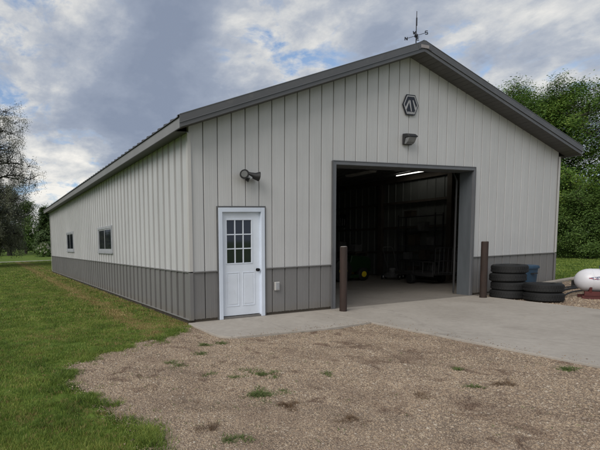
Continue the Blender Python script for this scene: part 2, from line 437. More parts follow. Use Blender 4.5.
def inside(poly, x, y):
    poly = np.array(poly); c = np.zeros(len(x), bool); n = len(poly)
    for i in range(n):
        x1, y1 = poly[i]; x2, y2 = poly[(i+1) % n]
        c ^= ((y1 > y) != (y2 > y)) & (x < (x2-x1)*(y-y1)/(y2-y1+1e-12)+x1)
    return c
rng = np.random.default_rng(7)
random.seed(7)

# ------------------------------------------------------------------ ground
GZ = -0.16
def wob(x, y, f, a):   # cheap smooth 2-D wobble
    return a*(np.sin(x*f+1.3*np.sin(y*f*0.7+1)) + np.sin(y*f*1.31+0.9*np.sin(x*f*1.1+2)) + 0.6*np.sin((x+y)*f*2.3+0.5))/2.6
def fractal_outline(pts, amp=0.25, it=4, seed=1):
    r = random.Random(seed); P = [Vector((p[0], p[1])) for p in pts]
    for k in range(it):
        Q = []
        for i, p in enumerate(P):
            q = P[(i+1) % len(P)]; d = q-p; m_ = (p+q)/2
            a = amp*min(d.length, 4)*0.28
            Q += [p, m_ + Vector((-d.y, d.x)).normalized()*r.uniform(-a, a) if d.length > 0.08 else m_]
        P = Q
    return [(p.x, p.y) for p in P]
g = MB()
# ring grid: fine near, big at the edge
xs = [-3000, -800, -300, -120, -60, -30, 0, 30, 60, 120, 300, 800, 3000]
vs = [(x, y, GZ) for y in xs for x in xs]
n = len(xs)
g.add(vs, [(j*n+i, j*n+i+1, (j+1)*n+i+1, (j+1)*n+i) for j in range(n-1) for i in range(n-1)])
tag(g.build('ground', M_LAWN), kind='structure')
GRAV = [(0.05, -0.25), (-1.6, -1.6), (-3.3, -2.75), (-5.0, -3.6), (-6.5, -4.4), (-8.5, -5.8), (-8.9, -7.0), (-8.8, -9.1), (-8.5, -11.0), (-7.9, -12.8), (-8.1, -13.9), (-8.6, -15.6), (-9.6, -26), (9.4, -26), (9.4, -4.8), (9.2, -0.2)]
GRAVO = fractal_outline(GRAV[:13], 0.55, 4, 3)[:-15] + GRAV[13:]
def gh(x, y):      # height of the gravel: gentle ruts and mounds
    return GZ+0.05+0.022*wob(x, y, 0.9, 1)+0.010*wob(y, x, 2.7, 1)-0.03*np.exp(-((x-1.5+0.12*y)/0.7)**2)-0.03*np.exp(-((x-6.2+0.12*y)/0.7)**2)
def gravel_grid(poly, x0, x1, y0, y1, st, hf, name):
    gx, gy = np.meshgrid(np.arange(x0, x1, st), np.arange(y0, y1, st)); nx = gx.shape[1]
    V = np.stack([gx.ravel(), gy.ravel(), hf(gx.ravel(), gy.ravel())], 1)
    i, j = np.meshgrid(np.arange(nx-1), np.arange(gx.shape[0]-1)); k = (j*nx+i).ravel()
    Fc = np.stack([k, k+1, k+nx+1, k+nx], 1); c = V[Fc].mean(1)
    Fc = Fc[inside(poly, c[:, 0], c[:, 1])]
    u, inv = np.unique(Fc, return_inverse=True)
    o = npmesh(name, V[u], inv.reshape(Fc.shape), M_GRAV); o.data.polygons.foreach_set('use_smooth', [True]*len(Fc))
    return tag(o, kind='structure')
gravel_grid(GRAVO, -10, 9.6, -27, 0.2, 0.11, gh, 'gravel_yard')
GRAV2 = [(23.4, -30), (25.35, -8), (25.4, -0.05), (36.4, -0.05), (36.8, 2.6), (44, 3.0), (52, 1.0), (60, -4), (66, -20), (60, -34)]
gr = MB(); gr.prism(GRAV2[:4] + fractal_outline(GRAV2[3:], 0.4, 3, 5)[:-8][1:] + [(60, -34)], GZ-0.1, GZ+0.05, 'xy')
tag(gr.build('gravel_strip', M_GRAV), kind='structure')
# concrete: walk pad and apron (real slabs with thickness)
pad = [(-0.28, -0.12), (-0.42, -3.3)]
for k in range(7):
    a = pi + k/6*pi/2
    pad.append((0.55+0.97*cos(a), -3.75+0.97*sin(a)))
pad += [(5.8, -5.1), (9.24, -4.85), (9.24, -0.12)]
b = MB(); b.prism(pad, -0.3, 0.0, 'xy'); tag(b.build('walkway_pad', M_CONC, bevel=0.02), kind='structure')
b = MB(); b.prism([(9.27, -0.12), (9.27, -19.8), (23.6, -19.8), (24.35, -9.9), (25.3, -1.2), (25.3, -0.12)], -0.3, 0.0, 'xy')
tag(b.build('concrete_apron', M_CONC, bevel=0.02), kind='structure')
b = MB(); b.prism([(9.27, -19.83), (9.27, -60), (21, -60), (23.6, -19.83)], -0.3, 0.0, 'xy'); tag(b.build('driveway', M_CONC, bevel=0.02), kind='structure')
b = MB(); b.box(0.25, -0.10, -0.3, 35.75, 61.7, 0.0); tag(b.build('floor', M_CONCSHADE), kind='structure')
# far road beyond the lawn
b = MB(); b.prism([(-400, 150), (-60, 137), (10, 132), (60, 131), (300, 150), (300, 157), (60, 137.5), (10, 138.5), (-60, 144), (-400, 158)], GZ-0.1, GZ+0.06, 'xy')
tag(b.build('road', M_ROAD), kind='structure')

# grass blades (real geometry near the camera)
def blades(px, py, n_per, rad, hmin, hmax, wid, z=GZ, lean=0.5):
    """returns V, F for curved 2-quad blades"""
    k = len(px)*n_per
    cx = np.repeat(px, n_per) + rng.normal(0, rad, k); cy = np.repeat(py, n_per) + rng.normal(0, rad, k)
    h = rng.uniform(hmin, hmax, k)*np.clip(1+0.55*wob(cx, cy, 3.1, 1), 0.4, 1.7); a = rng.uniform(0, 2*pi, k); l = rng.uniform(0.1, lean, k)*h*1.6
    la = rng.uniform(0, 2*pi, k); w = wid*rng.uniform(0.6, 1.3, k)
    wx, wy = np.cos(a)*w/2, np.sin(a)*w/2; lx, ly = np.cos(la)*l, np.sin(la)*l
    zz = np.full(k, z-0.01)
    V = np.stack([
        np.stack([cx-wx, cy-wy, zz], 1), np.stack([cx+wx, cy+wy, zz], 1),
        np.stack([cx+wx*0.8+lx*0.4, cy+wy*0.8+ly*0.4, z+h*0.6], 1), np.stack([cx-wx*0.8+lx*0.4, cy-wy*0.8+ly*0.4, z+h*0.6], 1),
        np.stack([cx+lx+wx*0.15, cy+ly+wy*0.15, z+h], 1), np.stack([cx+lx-wx*0.15, cy+ly-wy*0.15, z+h], 1)], 1).reshape(-1, 3)
    i = np.arange(k)*6
    Fc = np.concatenate([np.stack([i, i+1, i+2, i+3], 1), np.stack([i+3, i+2, i+4, i+5], 1)])
    return V, Fc
LX0, LX1, LY0, LY1 = -30, 0.3, -20, 135
def scatter(n, x0, x1, y0, y1, dens):
    x = rng.uniform(x0, x1, n); y = rng.uniform(y0, y1, n)
    keep = rng.uniform(0, 1, n) < dens(x, y)
    return x[keep], y[keep]
def in_view(x, y, m=1.5):
    dx, dy = x-CAM[0], y-CAM[1]
    z = dx*sin(yaw)+dy*cos(yaw); r = dx*cos(yaw)-dy*sin(yaw)
    return (z > 3.5) & (r/z*426.9+140.8 > -25) & (r/z*426.9+140.8 < 625)
def lawn_ok(x, y):
    ok = ~inside(GRAV, x + wob(x, y, 2.1, 0.3)+rng.normal(0, 1, len(x))*(0.16+0.5*(rng.uniform(0, 1, len(x)) < 0.22)), y + wob(y, x, 2.6, 0.3)+rng.normal(0, 1, len(x))*(0.16+0.5*(rng.uniform(0, 1, len(x)) < 0.22)))
    ok &= ~((x > -0.12) & (x < 36.1) & (y > -0.3) & (y < 62))
    ok &= ~((x > 0) & (y < 0.2) & (x < 10))
    ok &= ~inside(GRAV2, x, y) & ~inside(pad, x, y) & ~inside([(9, 0), (9, -60), (25.6, -60), (25.6, 0)], x, y)
    return ok & in_view(x, y)
def dist(x, y): return np.hypot(x-CAM[0], y-CAM[1])
VV, FF, base = [], [], 0
DV, DF, dbase = [], [], 0
for (n_, d0, d1, per, rad, h0, h1, w) in ((60000, 0, 14, 16, 0.07, 0.035, 0.125, 0.013), (60000, 14, 30, 12, 0.10, 0.035, 0.13, 0.020), (60000, 30, 62, 9, 0.16, 0.05, 0.18, 0.036), (70000, 62, 170, 8, 0.3, 0.06, 0.18, 0.085)):
    y1 = CAM[1]+d1
    x, y = scatter(n_, LX0, 14 if d0 > 60 else 0.3, -20, min(y1, 132), lambda x, y: np.clip(0.75+0.45*wob(x, y, 0.9, 1)+0.3*wob(x, y, 3.7, 1), 0.25, 1))
    k = lawn_ok(x, y) & (dist(x, y) >= d0) & (dist(x, y) < d1)
    x, y = x[k], y[k]
    # worn, yellower strip a few feet out from the side wall
    strip = np.exp(-((x+3.05+wob(y, x, 0.4, 0.35))/0.75)**2)*0.85 + np.exp(-((x+0.3)/0.6)**2)*0.4 + 0.16 + 0.28*np.exp(-((x+1.5)/3.0)**2) + 0.45*np.clip(wob(x+9, y, 0.8, 1)-0.1, 0, 1)
    dry = rng.uniform(0, 1, len(x)) < strip
    V, Fc = blades(x[~dry], y[~dry], per, rad, h0, h1, w); VV.append(V); FF.append(Fc+base); base += len(V)
    V, Fc = blades(x[dry], y[dry], per, rad, h0*0.6, h1*0.7, w); DV.append(V); DF.append(Fc+dbase); dbase += len(V)
# ragged, longer tufts creeping over the gravel edge
e = np.array(fractal_outline(GRAV[:13], 0.8, 5, 11)[:-32])
ex = np.repeat(e[:, 0], 3)+rng.normal(0, 0.22, len(e)*3); ey = np.repeat(e[:, 1], 3)+rng.normal(0, 0.22, len(e)*3)
k = in_view(ex, ey) & (ey < -0.3) & (wob(ex, ey, 1.7, 1) > -0.35)
V, Fc = blades(ex[k], ey[k], 24, 0.10, 0.06, 0.2, 0.018, lean=0.9); VV.append(V); FF.append(Fc+base); base += len(V)
# right-hand lawn beyond the barn
x, y = scatter(60000, 36.3, 125, -12, 75, lambda x, y: np.ones(len(x)))
k = lawn_ok(x, y); x, y = x[k], y[k]
V, Fc = blades(x, y, 6, 0.22, 0.06, 0.2, 0.08); VV.append(V); FF.append(Fc+base); base += len(V)
tag(npmesh('grass', np.concatenate(VV), np.concatenate(FF), M_BLADE), kind='stuff')
tag(npmesh('dry_grass', np.concatenate(DV), np.concatenate(DF), M_BLADEDRY), kind='stuff')

# loose stones
def stones(x, y, r, z):
    k = len(x)
    o = np.array([(1, 0, 0), (0, 1, 0), (-1, 0, 0), (0, -1, 0), (0, 0, 1), (0.6, 0.6, 0.55), (-0.6, 0.6, 0.5), (-0.6, -0.6, 0.55), (0.6, -0.6, 0.5)], float)
    fc = np.array([(0, 1, 5), (1, 2, 6), (2, 3, 7), (3, 0, 8), (0, 5, 8), (5, 1, 6), (6, 2, 7), (7, 3, 8), (4, 5, 6), (4, 6, 7), (4, 7, 8), (4, 8, 5)])
    fc = np.concatenate([fc[:4], np.array([(0, 5, 8), (1, 6, 5), (2, 7, 6), (3, 8, 7)]), fc[8:]])
    a = rng.uniform(0, 2*pi, k); sx = r*rng.uniform(0.7, 1.5, k); sy = r*rng.uniform(0.6, 1.2, k); sz = r*rng.uniform(0.5, 1.0, k)
    V = o[None]*np.stack([sx, sy, sz], 1)[:, None]
    V *= rng.uniform(0.75, 1.2, (k, 9, 1))
    X = V[:, :, 0]*np.cos(a)[:, None]-V[:, :, 1]*np.sin(a)[:, None]+x[:, None]
    Y = V[:, :, 0]*np.sin(a)[:, None]+V[:, :, 1]*np.cos(a)[:, None]+y[:, None]
    Z = V[:, :, 2]+(z[:, None] if isinstance(z, np.ndarray) else z)
    return np.stack([X, Y, Z], 2).reshape(-1, 3), (fc[None]+(np.arange(k)*9)[:, None, None]).reshape(-1, 3)
x, y = scatter(560000, -10, 9.3, -19.5, 0, lambda x, y: np.clip(0.8+0.35*wob(x, y, 1.3, 1), 0.3, 1)*np.clip(11/dist(x, y), 0.35, 1))
k = inside(GRAVO, x+rng.normal(0, .22, len(x)), y+rng.normal(0, .22, len(x))) & in_view(x, y) & ~inside(pad, x, y)
x, y = x[k], y[k]
r = np.exp(rng.normal(math.log(0.0145), 0.36, len(x))); r *= np.where(dist(x, y) > 14, 1.25, 1)
V1, F1 = stones(x, y, np.clip(r, 0.008, 0.05), gh(x, y)-0.002)
x, y = scatter(60000, 23.5, 60, -16, 3, lambda x, y: np.ones(len(x)))
k = inside(GRAV2, x, y) & in_view(x, y); x, y = x[k], y[k]
V2, F2 = stones(x, y, np.clip(np.exp(rng.normal(math.log(0.035), 0.35, len(x))), 0.015, 0.08), GZ+0.045)
# chips kicked up onto the slabs
t = rng.uniform(0, 1, 900); e_ = np.abs(rng.exponential(0.35, 900))
x = np.concatenate([9.3+e_[:450], 9.2*t[450:]]); y = np.concatenate([-5-15*t[:450], -4.95+e_[450:]])
x = np.concatenate([x, rng.uniform(2, 24, 90)]); y = np.concatenate([y, rng.uniform(-9, -0.5, 90)])
k = (x > 0) & ((x > 9.3) | ((y > -4.9) & (x < 9.2))) & (y < -0.4); x, y = x[k], y[k]
V3, F3 = stones(x, y, np.clip(np.exp(rng.normal(math.log(0.014), 0.4, len(x))), 0.006, 0.04), 0.006)
tag(npmesh('gravel_stones', np.concatenate([V1, V2, V3]), np.concatenate([F1, F2+len(V1), F3+len(V1)+len(V2)]), M_STONE), kind='stuff')

# weeds growing through the gravel: (x, y, radius x, radius y, count, dead?)
def weed(spots, m, name, label, cat, group, h=(0.015, 0.075), wid=0.024):
    for i, (x, y, rx, ry, k, lab) in enumerate(spots):
        r = thing(name, (x, y, float(gh(np.array(x), np.array(y)))-0.01), lab, cat, group)
        k = int(k*1.6); ns_ = rng.integers(5, 9); sx_ = rng.normal(0, rx*0.75, ns_); sy_ = rng.normal(0, ry*0.75, ns_); q_ = np.minimum(rng.integers(0, ns_, k), rng.integers(0, ns_, k)); px_ = sx_[q_]+rng.normal(0, rx*0.25, k); py_ = sy_[q_]+rng.normal(0, ry*0.25, k)
        V, Fc = blades(px_, py_, 9, 0.06, h[0], h[1], wid, z=0.0, lean=2.2)
        npmesh('leaves', V, Fc, m, r)
weed([(-3.6, -12.05, 0.75, 0.45, 130, 'widest green weed mat in the middle of the gravel'),
      (-2.1, -9.95, 0.85, 0.35, 40, 'sparse green weeds in the gravel just beyond the widest weed mat'),
      (-1.83, -10.5, 0.35, 0.2, 34, 'small dense green weed clump right of the sparse weeds in the gravel'),
      (-4.6, -7.8, 0.6, 0.4, 34, 'thin green weeds on the far left of the gravel near the lawn edge'),
      (-1.85, -5.25, 0.4, 0.25, 26, 'dark green weed tuft in the gravel left of the concrete pad corner'),
      (-0.95, -5.3, 0.35, 0.22, 18, 'low green weed tuft in the gravel touching the concrete pad corner'),
      (-2.85, -6.6, 0.35, 0.25, 18, 'small weed tuft halfway between pad corner and left weeds'),
      (0.1, -11.25, 0.16, 0.12, 10, 'tiny round weed in the centre of the gravel'),
      (4.8, -12.75, 0.16, 0.12, 12, 'single leafy weed in the gravel on the right near the apron'),
      (8.35, -14.4, 0.35, 0.12, 28, 'bright green weed strip against the concrete apron edge'),
      (3.2, -14.3, 0.2, 0.1, 10, 'flat thin weed left of the dark twigs in the gravel'),
      (-5.85, -14.45, 0.3, 0.2, 26, 'green weed tuft at the near lower left of the gravel')],
     M_WEED, 'weed', '', 'weed', 'weeds in the gravel')
weed([(-3.27, -13.3, 0.25, 0.18, 30, 'dry orange brown weed tuft near the widest green weed mat'),
      (-6.25, -13.75, 0.25, 0.15, 16, 'brown dead weed in the gravel near the lawn edge at lower left'),
      (4.55, -14.5, 0.45, 0.16, 26, 'dark flattened dead twigs on the gravel at the right'),
      (-2.5, -14.65, 0.35, 0.2, 16, 'brown dead weed low in the middle foreground of the gravel'),
      (1.0, -14.2, 0.3, 0.2, 10, 'sparse brown dead weed in the gravel right of centre')],
     M_DEAD, 'dead_weed', '', 'weed', 'weeds in the gravel', (0.02, 0.1), 0.012)

# sprigs, clover and dead stalks scattered over the gravel, thickest by the lawn and the slab
x, y = scatter(5200, -9, 9.2, -19, 0, lambda x, y: np.clip(0.05+0.16*np.clip(wob(x+3, y, 1.1, 1)-0.1, 0, 1)+0.8*np.exp(-((y+5.0)/0.5)**2)*(x > -0.8)*0.35+0.5*np.exp(-((x+6.0+0.9*(y+5)*(y > -6))/1.1)**2)*0.5, 0, 1))
k = inside(GRAVO, x, y) & in_view(x, y) & ~inside(pad, x, y); x, y = x[k], y[k]
q = rng.uniform(0, 1, len(x)) < 0.5
for nm, kk, m_ in (('weed_sprigs', q, M_WEED), ('dead_stalks', ~q, M_DEAD)):
    V, Fc = blades(x[kk], y[kk], 6, 0.05, 0.01, 0.05, 0.018, z=0.0, lean=2.2)
    V[:, 2] += gh(V[:, 0], V[:, 1])
    tag(npmesh(nm, V, Fc, m_), kind='stuff')
# ------------------------------------------------------------------ the barn
HW, W, LEN, OH, OV = 3.11, 36.0, 61.94, 1.06, 1.0
SL = 0.3347
def zt(x):                        # top of the rake at x
    x = min(x, W-x); return 12.11 + SL*(x+OV)
barn = thing('pole_barn', (W/2, LEN/2, 0), 'long light grey ribbed steel pole barn with dark grey wainscot and open overhead doorway', 'barn')
RIB = {'f': ((-0.062, 0), (-0.036, -0.012), (-0.032, -0.15), (0.026, -0.15), (0.030, -0.012), (0.05, 0)),
       's': ((-0.15, 0), (-0.125, -0.10), (-0.005, -0.10), (0.005, 0.075), (0.06, 0.075), (0.085, 0)),
       'r': ((-0.10, 0), (-0.05, 0.07), (0.05, 0.07), (0.10, 0))}
def ribs(u0, u1, cuts=(), kind='f'):
    """(u, outward offset) profile: one major rib a foot, two faint minor ribs between"""
    P = []
    k = int(math.floor(u0))
    while k <= u1+1:
        for d, o in (*RIB[kind], (0.33, 0.0), (0.345, 0.003), (0.375, 0.003), (0.39, 0), (0.64, 0), (0.655, 0.003), (0.685, 0.003), (0.70, 0)):
            P.append((k+d, o))
        k += 1
    P.sort()
    def off(u):
        for (a, oa), (b_, ob) in zip(P, P[1:]):
            if a <= u <= b_: return oa+(ob-oa)*(u-a)/(b_-a+1e-9)
        return 0
    Q = [(u, o) for u, o in P if u0 < u < u1]
    for c in (u0, u1, *cuts): Q.append((c, off(c)))
    return sorted(Q)
def sheet(u0, u1, spans, place, cuts=(), kind='f'):
    """spans(umid) -> list of (zfun0, zfun1); place(u, off, z) -> xyz"""
    mb = MB(); P = ribs(u0, u1, cuts, kind)
    for (a, oa), (b_, ob) in zip(P, P[1:]):
        if b_-a < 1e-6: continue
        for f0, f1 in spans((a+b_)/2):
            mb.add([place(a, oa, f0(a)), place(b_, ob, f0(b_)), place(b_, ob, f1(b_)), place(a, oa, f1(a))], [(0, 1, 2, 3)])
    return mb
K = lambda z: (lambda u: z)
soff = lambda u: zt(u)-0.57
DX0, DX1, DZ = 10.87, 25.18, 10.24     # overhead doorway outer trim
EX0, EX1, EZ = 1.90, 5.36, 7.05        # walk door casing
front = lambda u, o, z: (u, -o, z)
def sp_front(u):
    if DX0+0.1 < u < DX1-0.1: return [(K(DZ-0.1), soff)]
    if EX0+0.05 < u < EX1-0.05: return [(K(EZ-0.05), soff)]
    return [(K(HW+0.02), soff)]
cuts = (DX0+0.1, DX1-0.1, EX0+0.05, EX1-0.05, W/2)
sheet(0, W, sp_front, front, cuts).build('gable_wall', M_WALL, barn)
def sp_wain(u):
    if DX0+0.1 < u < DX1-0.1 or EX0+0.05 < u < EX1-0.05: return []
    return [(K(0.14), K(HW-0.03))]
for wa_, wb_ in ((0, EX0+0.05), (EX1-0.05, DX0+0.1), (DX1-0.1, W)): sheet(wa_, wb_, lambda u: [(K(0.14), K(HW-0.03))], front).build('gable_wainscot', M_WAIN, barn)
# side wall with window openings
WINS = [(17.25, 23.05, 4.15, 6.87), (37.8, 43.6, 4.15, 7.05)]
side = lambda u, o, z: (-o, u, z)
def sp_side(u):
    for a, b_, c, d in WINS:
        if a+0.05 < u < b_-0.05: return [(K(HW+0.02), K(c+0.05)), (K(d-0.05), K(11.53))]
    return [(K(HW+0.02), K(11.53))]
scuts = [v for w in WINS for v in (w[0]+0.05, w[1]-0.05)]
sheet(0, LEN, sp_side, side, scuts, 's').build('side_wall', M_WALL, barn)
sheet(0, LEN, lambda u: [(K(0.14), K(HW-0.03))], side, (), 's').build('side_wainscot', M_WAIN, barn)
# right side and far gable
sheet(0, LEN, lambda u: [(K(HW), K(11.53))], lambda u, o, z: (W+o, u, z), (), 'r').build('side_wall', M_WALL, barn)
sheet(0, LEN, lambda u: [(K(0.14), K(HW-0.02))], lambda u, o, z: (W+o, u, z), (), 'r').build('side_wainscot', M_WAIN, barn)
sheet(0, W, lambda u: [(K(HW), soff)], lambda u, o, z: (u, LEN+o, z), (W/2,)).build('gable_wall', M_WALL, barn)
sheet(0, W, lambda u: [(K(0.14), K(HW-0.02))], lambda u, o, z: (u, LEN+o, z)).build('gable_wainscot', M_WAIN, barn)
# flashing between wall sheet and wainscot
for a, c in ((0.135, EX0), (EX1, DX0), (DX1, W-0.135)): b = MB(); b.box(a, -0.09, HW-0.035, c, -0.005, HW+0.03); b.build('wainscot_flashing', M_WAIN, barn)
b = MB(); b.box(-0.09, 0.13, HW-0.035, -0.005, LEN, HW+0.03); b.build('wainscot_flashing', M_WAIN, barn)
# skirt boards under the sheets and pale rat-guard on the side
for a, c in ((0.02, EX0+0.1), (EX1-0.1, DX0+0.1), (DX1-0.1, W)): b = MB(); b.box(a, 0.0, -0.3, c, 0.09, 0.16); b.build('skirt_board', M_LUMBER, barn)
for q in ((0.0, 0.1, -0.3, 0.1, LEN-0.11, 0.10), (W-0.1, 0.1, -0.3, W, LEN-0.11, 0.1), (0, LEN-0.1, -0.3, W, LEN, 0.1)): b = MB(); b.box(*q); b.build('skirt_board', M_LUMBER, barn)
b = MB(); b.box(-0.10, 0.1, 0.09, 0.0, LEN, 0.15); b.build('base_flashing', M_FASC, barn)
# corner trims
for (cx, sx, nm) in ((0, 1, 0), (W, -1, 0)):
    for z0, z1, m_ in ((0.12, HW-0.04, M_WAIN), (HW+0.035, 11.48, M_CORNL)):
        b = MB()
        b.box(min(cx-sx*0.095, cx+sx*0.13), -0.095, z0, max(cx-sx*0.095, cx+sx*0.13), -0.068, z1)
        b.box(min(cx-sx*0.095, cx-sx*0.068), -0.068, z0, max(cx-sx*0.095, cx-sx*0.068), 0.12, z1)
        b.build('corner_trim', m_, barn)
b = MB(); b.box(-0.095, LEN-0.22, 0.12, -0.068, LEN+0.09, 11.5); b.build('corner_trim', M_CORNL, barn)
# roof: ribbed steel running up the slope
def roof_side(flip):
    mb = MB(); P = ribs(-OH, LEN+OH, (), 'r')
    for (a, oa), (c, oc) in zip(P, P[1:]):
        if c-a < 1e-6: continue
        for x0, x1 in ((-OV-0.12, W/2),):
            z0, z1 = 12.11+SL*(x0+OV)+0.03, zt(W/2)+0.03
            X0, X1 = (x0, x1) if not flip else (W-x0, W-x1)
            mb.add([(X0, a, z0+oa*1.2), (X1, a, z1+oa*1.2), (X1, c, z1+oc*1.2), (X0, c, z0+oc*1.2)], [(0, 1, 2, 3)])
            mb.add([(X0, a, z0+oa*1.2), (X0, c, z0+oc*1.2), (X0, c, z0-0.05), (X0, a, z0-0.05)], [(0, 1, 2, 3)])
    mb.add([(X0, -OH, z0-0.05), (X1, -OH, z1-0.05), (X1, LEN+OH, z1-0.05), (X0, LEN+OH, z0-0.05)], [(0, 1, 2, 3)])
    return mb
rf = roof_side(False).build('roof', M_ROOF, barn)
rf2 = roof_side(True).build('roof', M_ROOF, barn)
b = MB(); b.prism([(W/2-0.7, zt(W/2)-0.14), (W/2, zt(W/2)+0.16), (W/2+0.7, zt(W/2)-0.14), (W/2+0.7, zt(W/2)-0.11), (W/2, zt(W/2)+0.20), (W/2-0.7, zt(W/2)-0.11)], -OH+0.02, LEN+OH, 'xz')
b.build('ridge_cap', M_ROOF, rf)
# rake trim, two steps, at both gables
for y0, s in ((-OH, -1), (LEN+OH, 1)):
    for nm, dz0, dz1, d, m_ in (('rake_trim', 0.10, -0.37, 0.07, M_TRIM), ('rake_fascia', -0.375, -0.61, 0.035, M_TRIM)):
        for fl in (0, 1):
            X = (lambda x: x) if not fl else (lambda x: W-x)
            xa = -OV-0.04
            za = 12.11+SL*(xa+OV)
            poly = [(X(xa), za+dz1), (X(W/2), zt(W/2)+dz1), (X(W/2), zt(W/2)+dz0), (X(xa), za+dz0)]
            mb = MB(); mb.prism(poly, y0+s*d if s < 0 else y0, y0 if s < 0 else y0+d, 'xz')
            mb.build(nm, m_, barn)
        if nm == 'rake_trim':
            mb = MB()
            for fl in (0, 1):   # rolled hem along the top and drip line
                X = (lambda x: x) if not fl else (lambda x: W-x)
                for dz in (0.10, -0.35):
                    mb.bar((X(-OV-0.04), y0+s*0.075, 12.10+dz), (X(W/2), y0+s*0.075, zt(W/2)+dz), 0.03, 0.035)
            mb.build('trim_hem', M_OPEN, barn)
b = MB()
zp = zt(W/2)
b.prism([(W/2-0.62, zp-0.62*SL-0.36), (W/2, zp-0.36), (W/2+0.62, zp-0.62*SL-0.36), (W/2+0.62, zp-0.62*SL+0.06), (W/2, zp+0.06), (W/2-0.62, zp-0.62*SL+0.06)], -OH-0.09, -OH-0.072, 'xz')
b.build('peak_plate', M_TRIM, barn)
b = MB(); b.box(W/2-0.42, -OH-0.10, zp-0.42, W/2+0.34, -OH-0.091, zp-0.2); b.build('peak_plate_label', M_CAP, barn)
# soffits
def soffit_gable(y0, y1, nm='gable_soffit'):
    mb = MB()
    for fl in (0, 1):
        X = (lambda x: x) if not fl else (lambda x: W-x)
        k = 0
        x = -OV
        while x < W/2-1e-6:                       # vented soffit boards a foot wide with a groove between
            x2 = min(x+0.5, W/2)
            za, zb = 12.11+SL*(x+OV)-0.585, 12.11+SL*(x2+OV)-0.585
            g_ = 0.03
            mb.add([(X(x), y0, za), (X(x2-g_), y0, zb-SL*g_), (X(x2-g_), y1, zb-SL*g_), (X(x), y1, za)], [(0, 1, 2, 3)])
            mb.add([(X(x2-g_), y0, zb), (X(x2), y0, zb+0.03), (X(x2), y1, zb+0.03), (X(x2-g_), y1, zb)], [(0, 1, 2, 3)])
            x = x2
    return mb.build(nm, M_SOFF, barn)
soffit_gable(-OH, 0.0); soffit_gable(LEN, LEN+OH)
for x0, x1 in ((-OV, 0.0), (W, W+OV)):
    b = MB(); b.box(x0, 0.0, 11.53, x1, LEN, 11.56)
    b.build('eave_soffit', M_SOFF, barn)
    b = MB(); xo = x0-0.04 if x0 < 0 else x1
    b.box(xo, -OH, 11.47, xo+0.04, LEN+OH, 12.04); b.build('eave_fascia', M_FASC, barn)
    b = MB()
    b.box(xo-0.02, -OH, 11.45, xo+0.055, LEN+OH, 11.468); b.build('drip_edge', M_TRIM, barn)
# overhead doorway: casing, deep jambs, header, tracks, raised door
b = MB(); b.box(DX0, -0.115, 0.0, DX0+0.30, 0.02, DZ); b.box(DX0+0.24, 0.02, 0.0, DX0+0.30, 1.06, DZ-0.2); b.build('door_jamb', M_OPEN, barn)
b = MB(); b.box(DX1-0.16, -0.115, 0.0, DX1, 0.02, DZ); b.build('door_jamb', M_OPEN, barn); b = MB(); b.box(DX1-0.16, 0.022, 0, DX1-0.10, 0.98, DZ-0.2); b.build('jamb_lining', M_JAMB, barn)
b = MB(); b.box(DX0+0.302, -0.115, DZ-0.24, DX1-0.162, 0.02, DZ); b.box(DX0+0.302, 0.02, DZ-0.26, DX1-0.162, 1.06, DZ-0.2); b.build('door_header', M_OPEN, barn)
b = MB()
b.box(DX0-0.03, -0.14, 0.0, DX0+0.02, -0.05, DZ+0.02); b.box(DX1-0.02, -0.14, 0, DX1+0.03, -0.05, DZ+0.02); b.box(DX0+0.02, -0.14, DZ-0.03, DX1-0.02, -0.05, DZ+0.03)
b.build('casing_bead', M_TRIM, barn)
for x in (DX0+0.22, DX1-0.22):
    b = MB(); b.tube([(x, 1.2, 0.1), (x, 1.2, 9.4), (x, 1.5, 10.2), (x, 2.3, 10.5), (x, 11.6, 10.6)], 0.07, 6); b.build('door_track', M_DSTEEL, barn)
# interior posts, girts, ceiling, liner
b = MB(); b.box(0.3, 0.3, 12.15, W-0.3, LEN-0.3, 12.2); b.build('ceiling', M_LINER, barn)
b = MB()
for k in range(int(W/2)): b.box(0.3+k*2.0, 0.3, 12.08, 0.36+k*2.0, LEN-0.3, 12.15)
b.build('ceiling_seam', M_GREY, barn)
yk = [0.35, 9.0, 17.7, 26.6, 35.4, 44.3, 53.1, 61.4]
for y in yk:
    b = MB(); b.box(35.35, y-0.25, 0.0, 35.85, y+0.25, 12.1); b.build('post', M_LUMBER, barn)
    b = MB(); b.box(0.15, y-0.25, 0.0, 0.65, y+0.25, 12.1); b.build('post', M_LUMBER, barn)
for z in (3.0, 6.0, 9.0):
    b = MB(); b.box(35.6, 0.6, z-0.14, 35.89, LEN-0.2, z+0.14); b.build('girt', M_LUMBER, barn)
    b = MB(); b.box(0.3, LEN-0.35, z-0.14, W-0.3, LEN-0.12, z+0.14); b.build('girt', M_LUMBER, barn)
b = MB(); b.box(35.4, 0.6, 11.5, 35.7, LEN-0.3, 12.08); b.build('beam', M_LUMBER, barn)
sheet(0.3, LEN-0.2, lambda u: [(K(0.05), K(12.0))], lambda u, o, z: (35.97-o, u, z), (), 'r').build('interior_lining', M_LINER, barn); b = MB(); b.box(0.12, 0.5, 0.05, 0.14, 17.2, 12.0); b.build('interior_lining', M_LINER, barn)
# inner lining of the front wall so the sheets have a back
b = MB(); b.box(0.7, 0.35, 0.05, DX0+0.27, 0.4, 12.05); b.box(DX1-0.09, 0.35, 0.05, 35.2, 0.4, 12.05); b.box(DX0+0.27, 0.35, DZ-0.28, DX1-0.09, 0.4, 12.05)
b.build('interior_lining', M_LINER, barn)

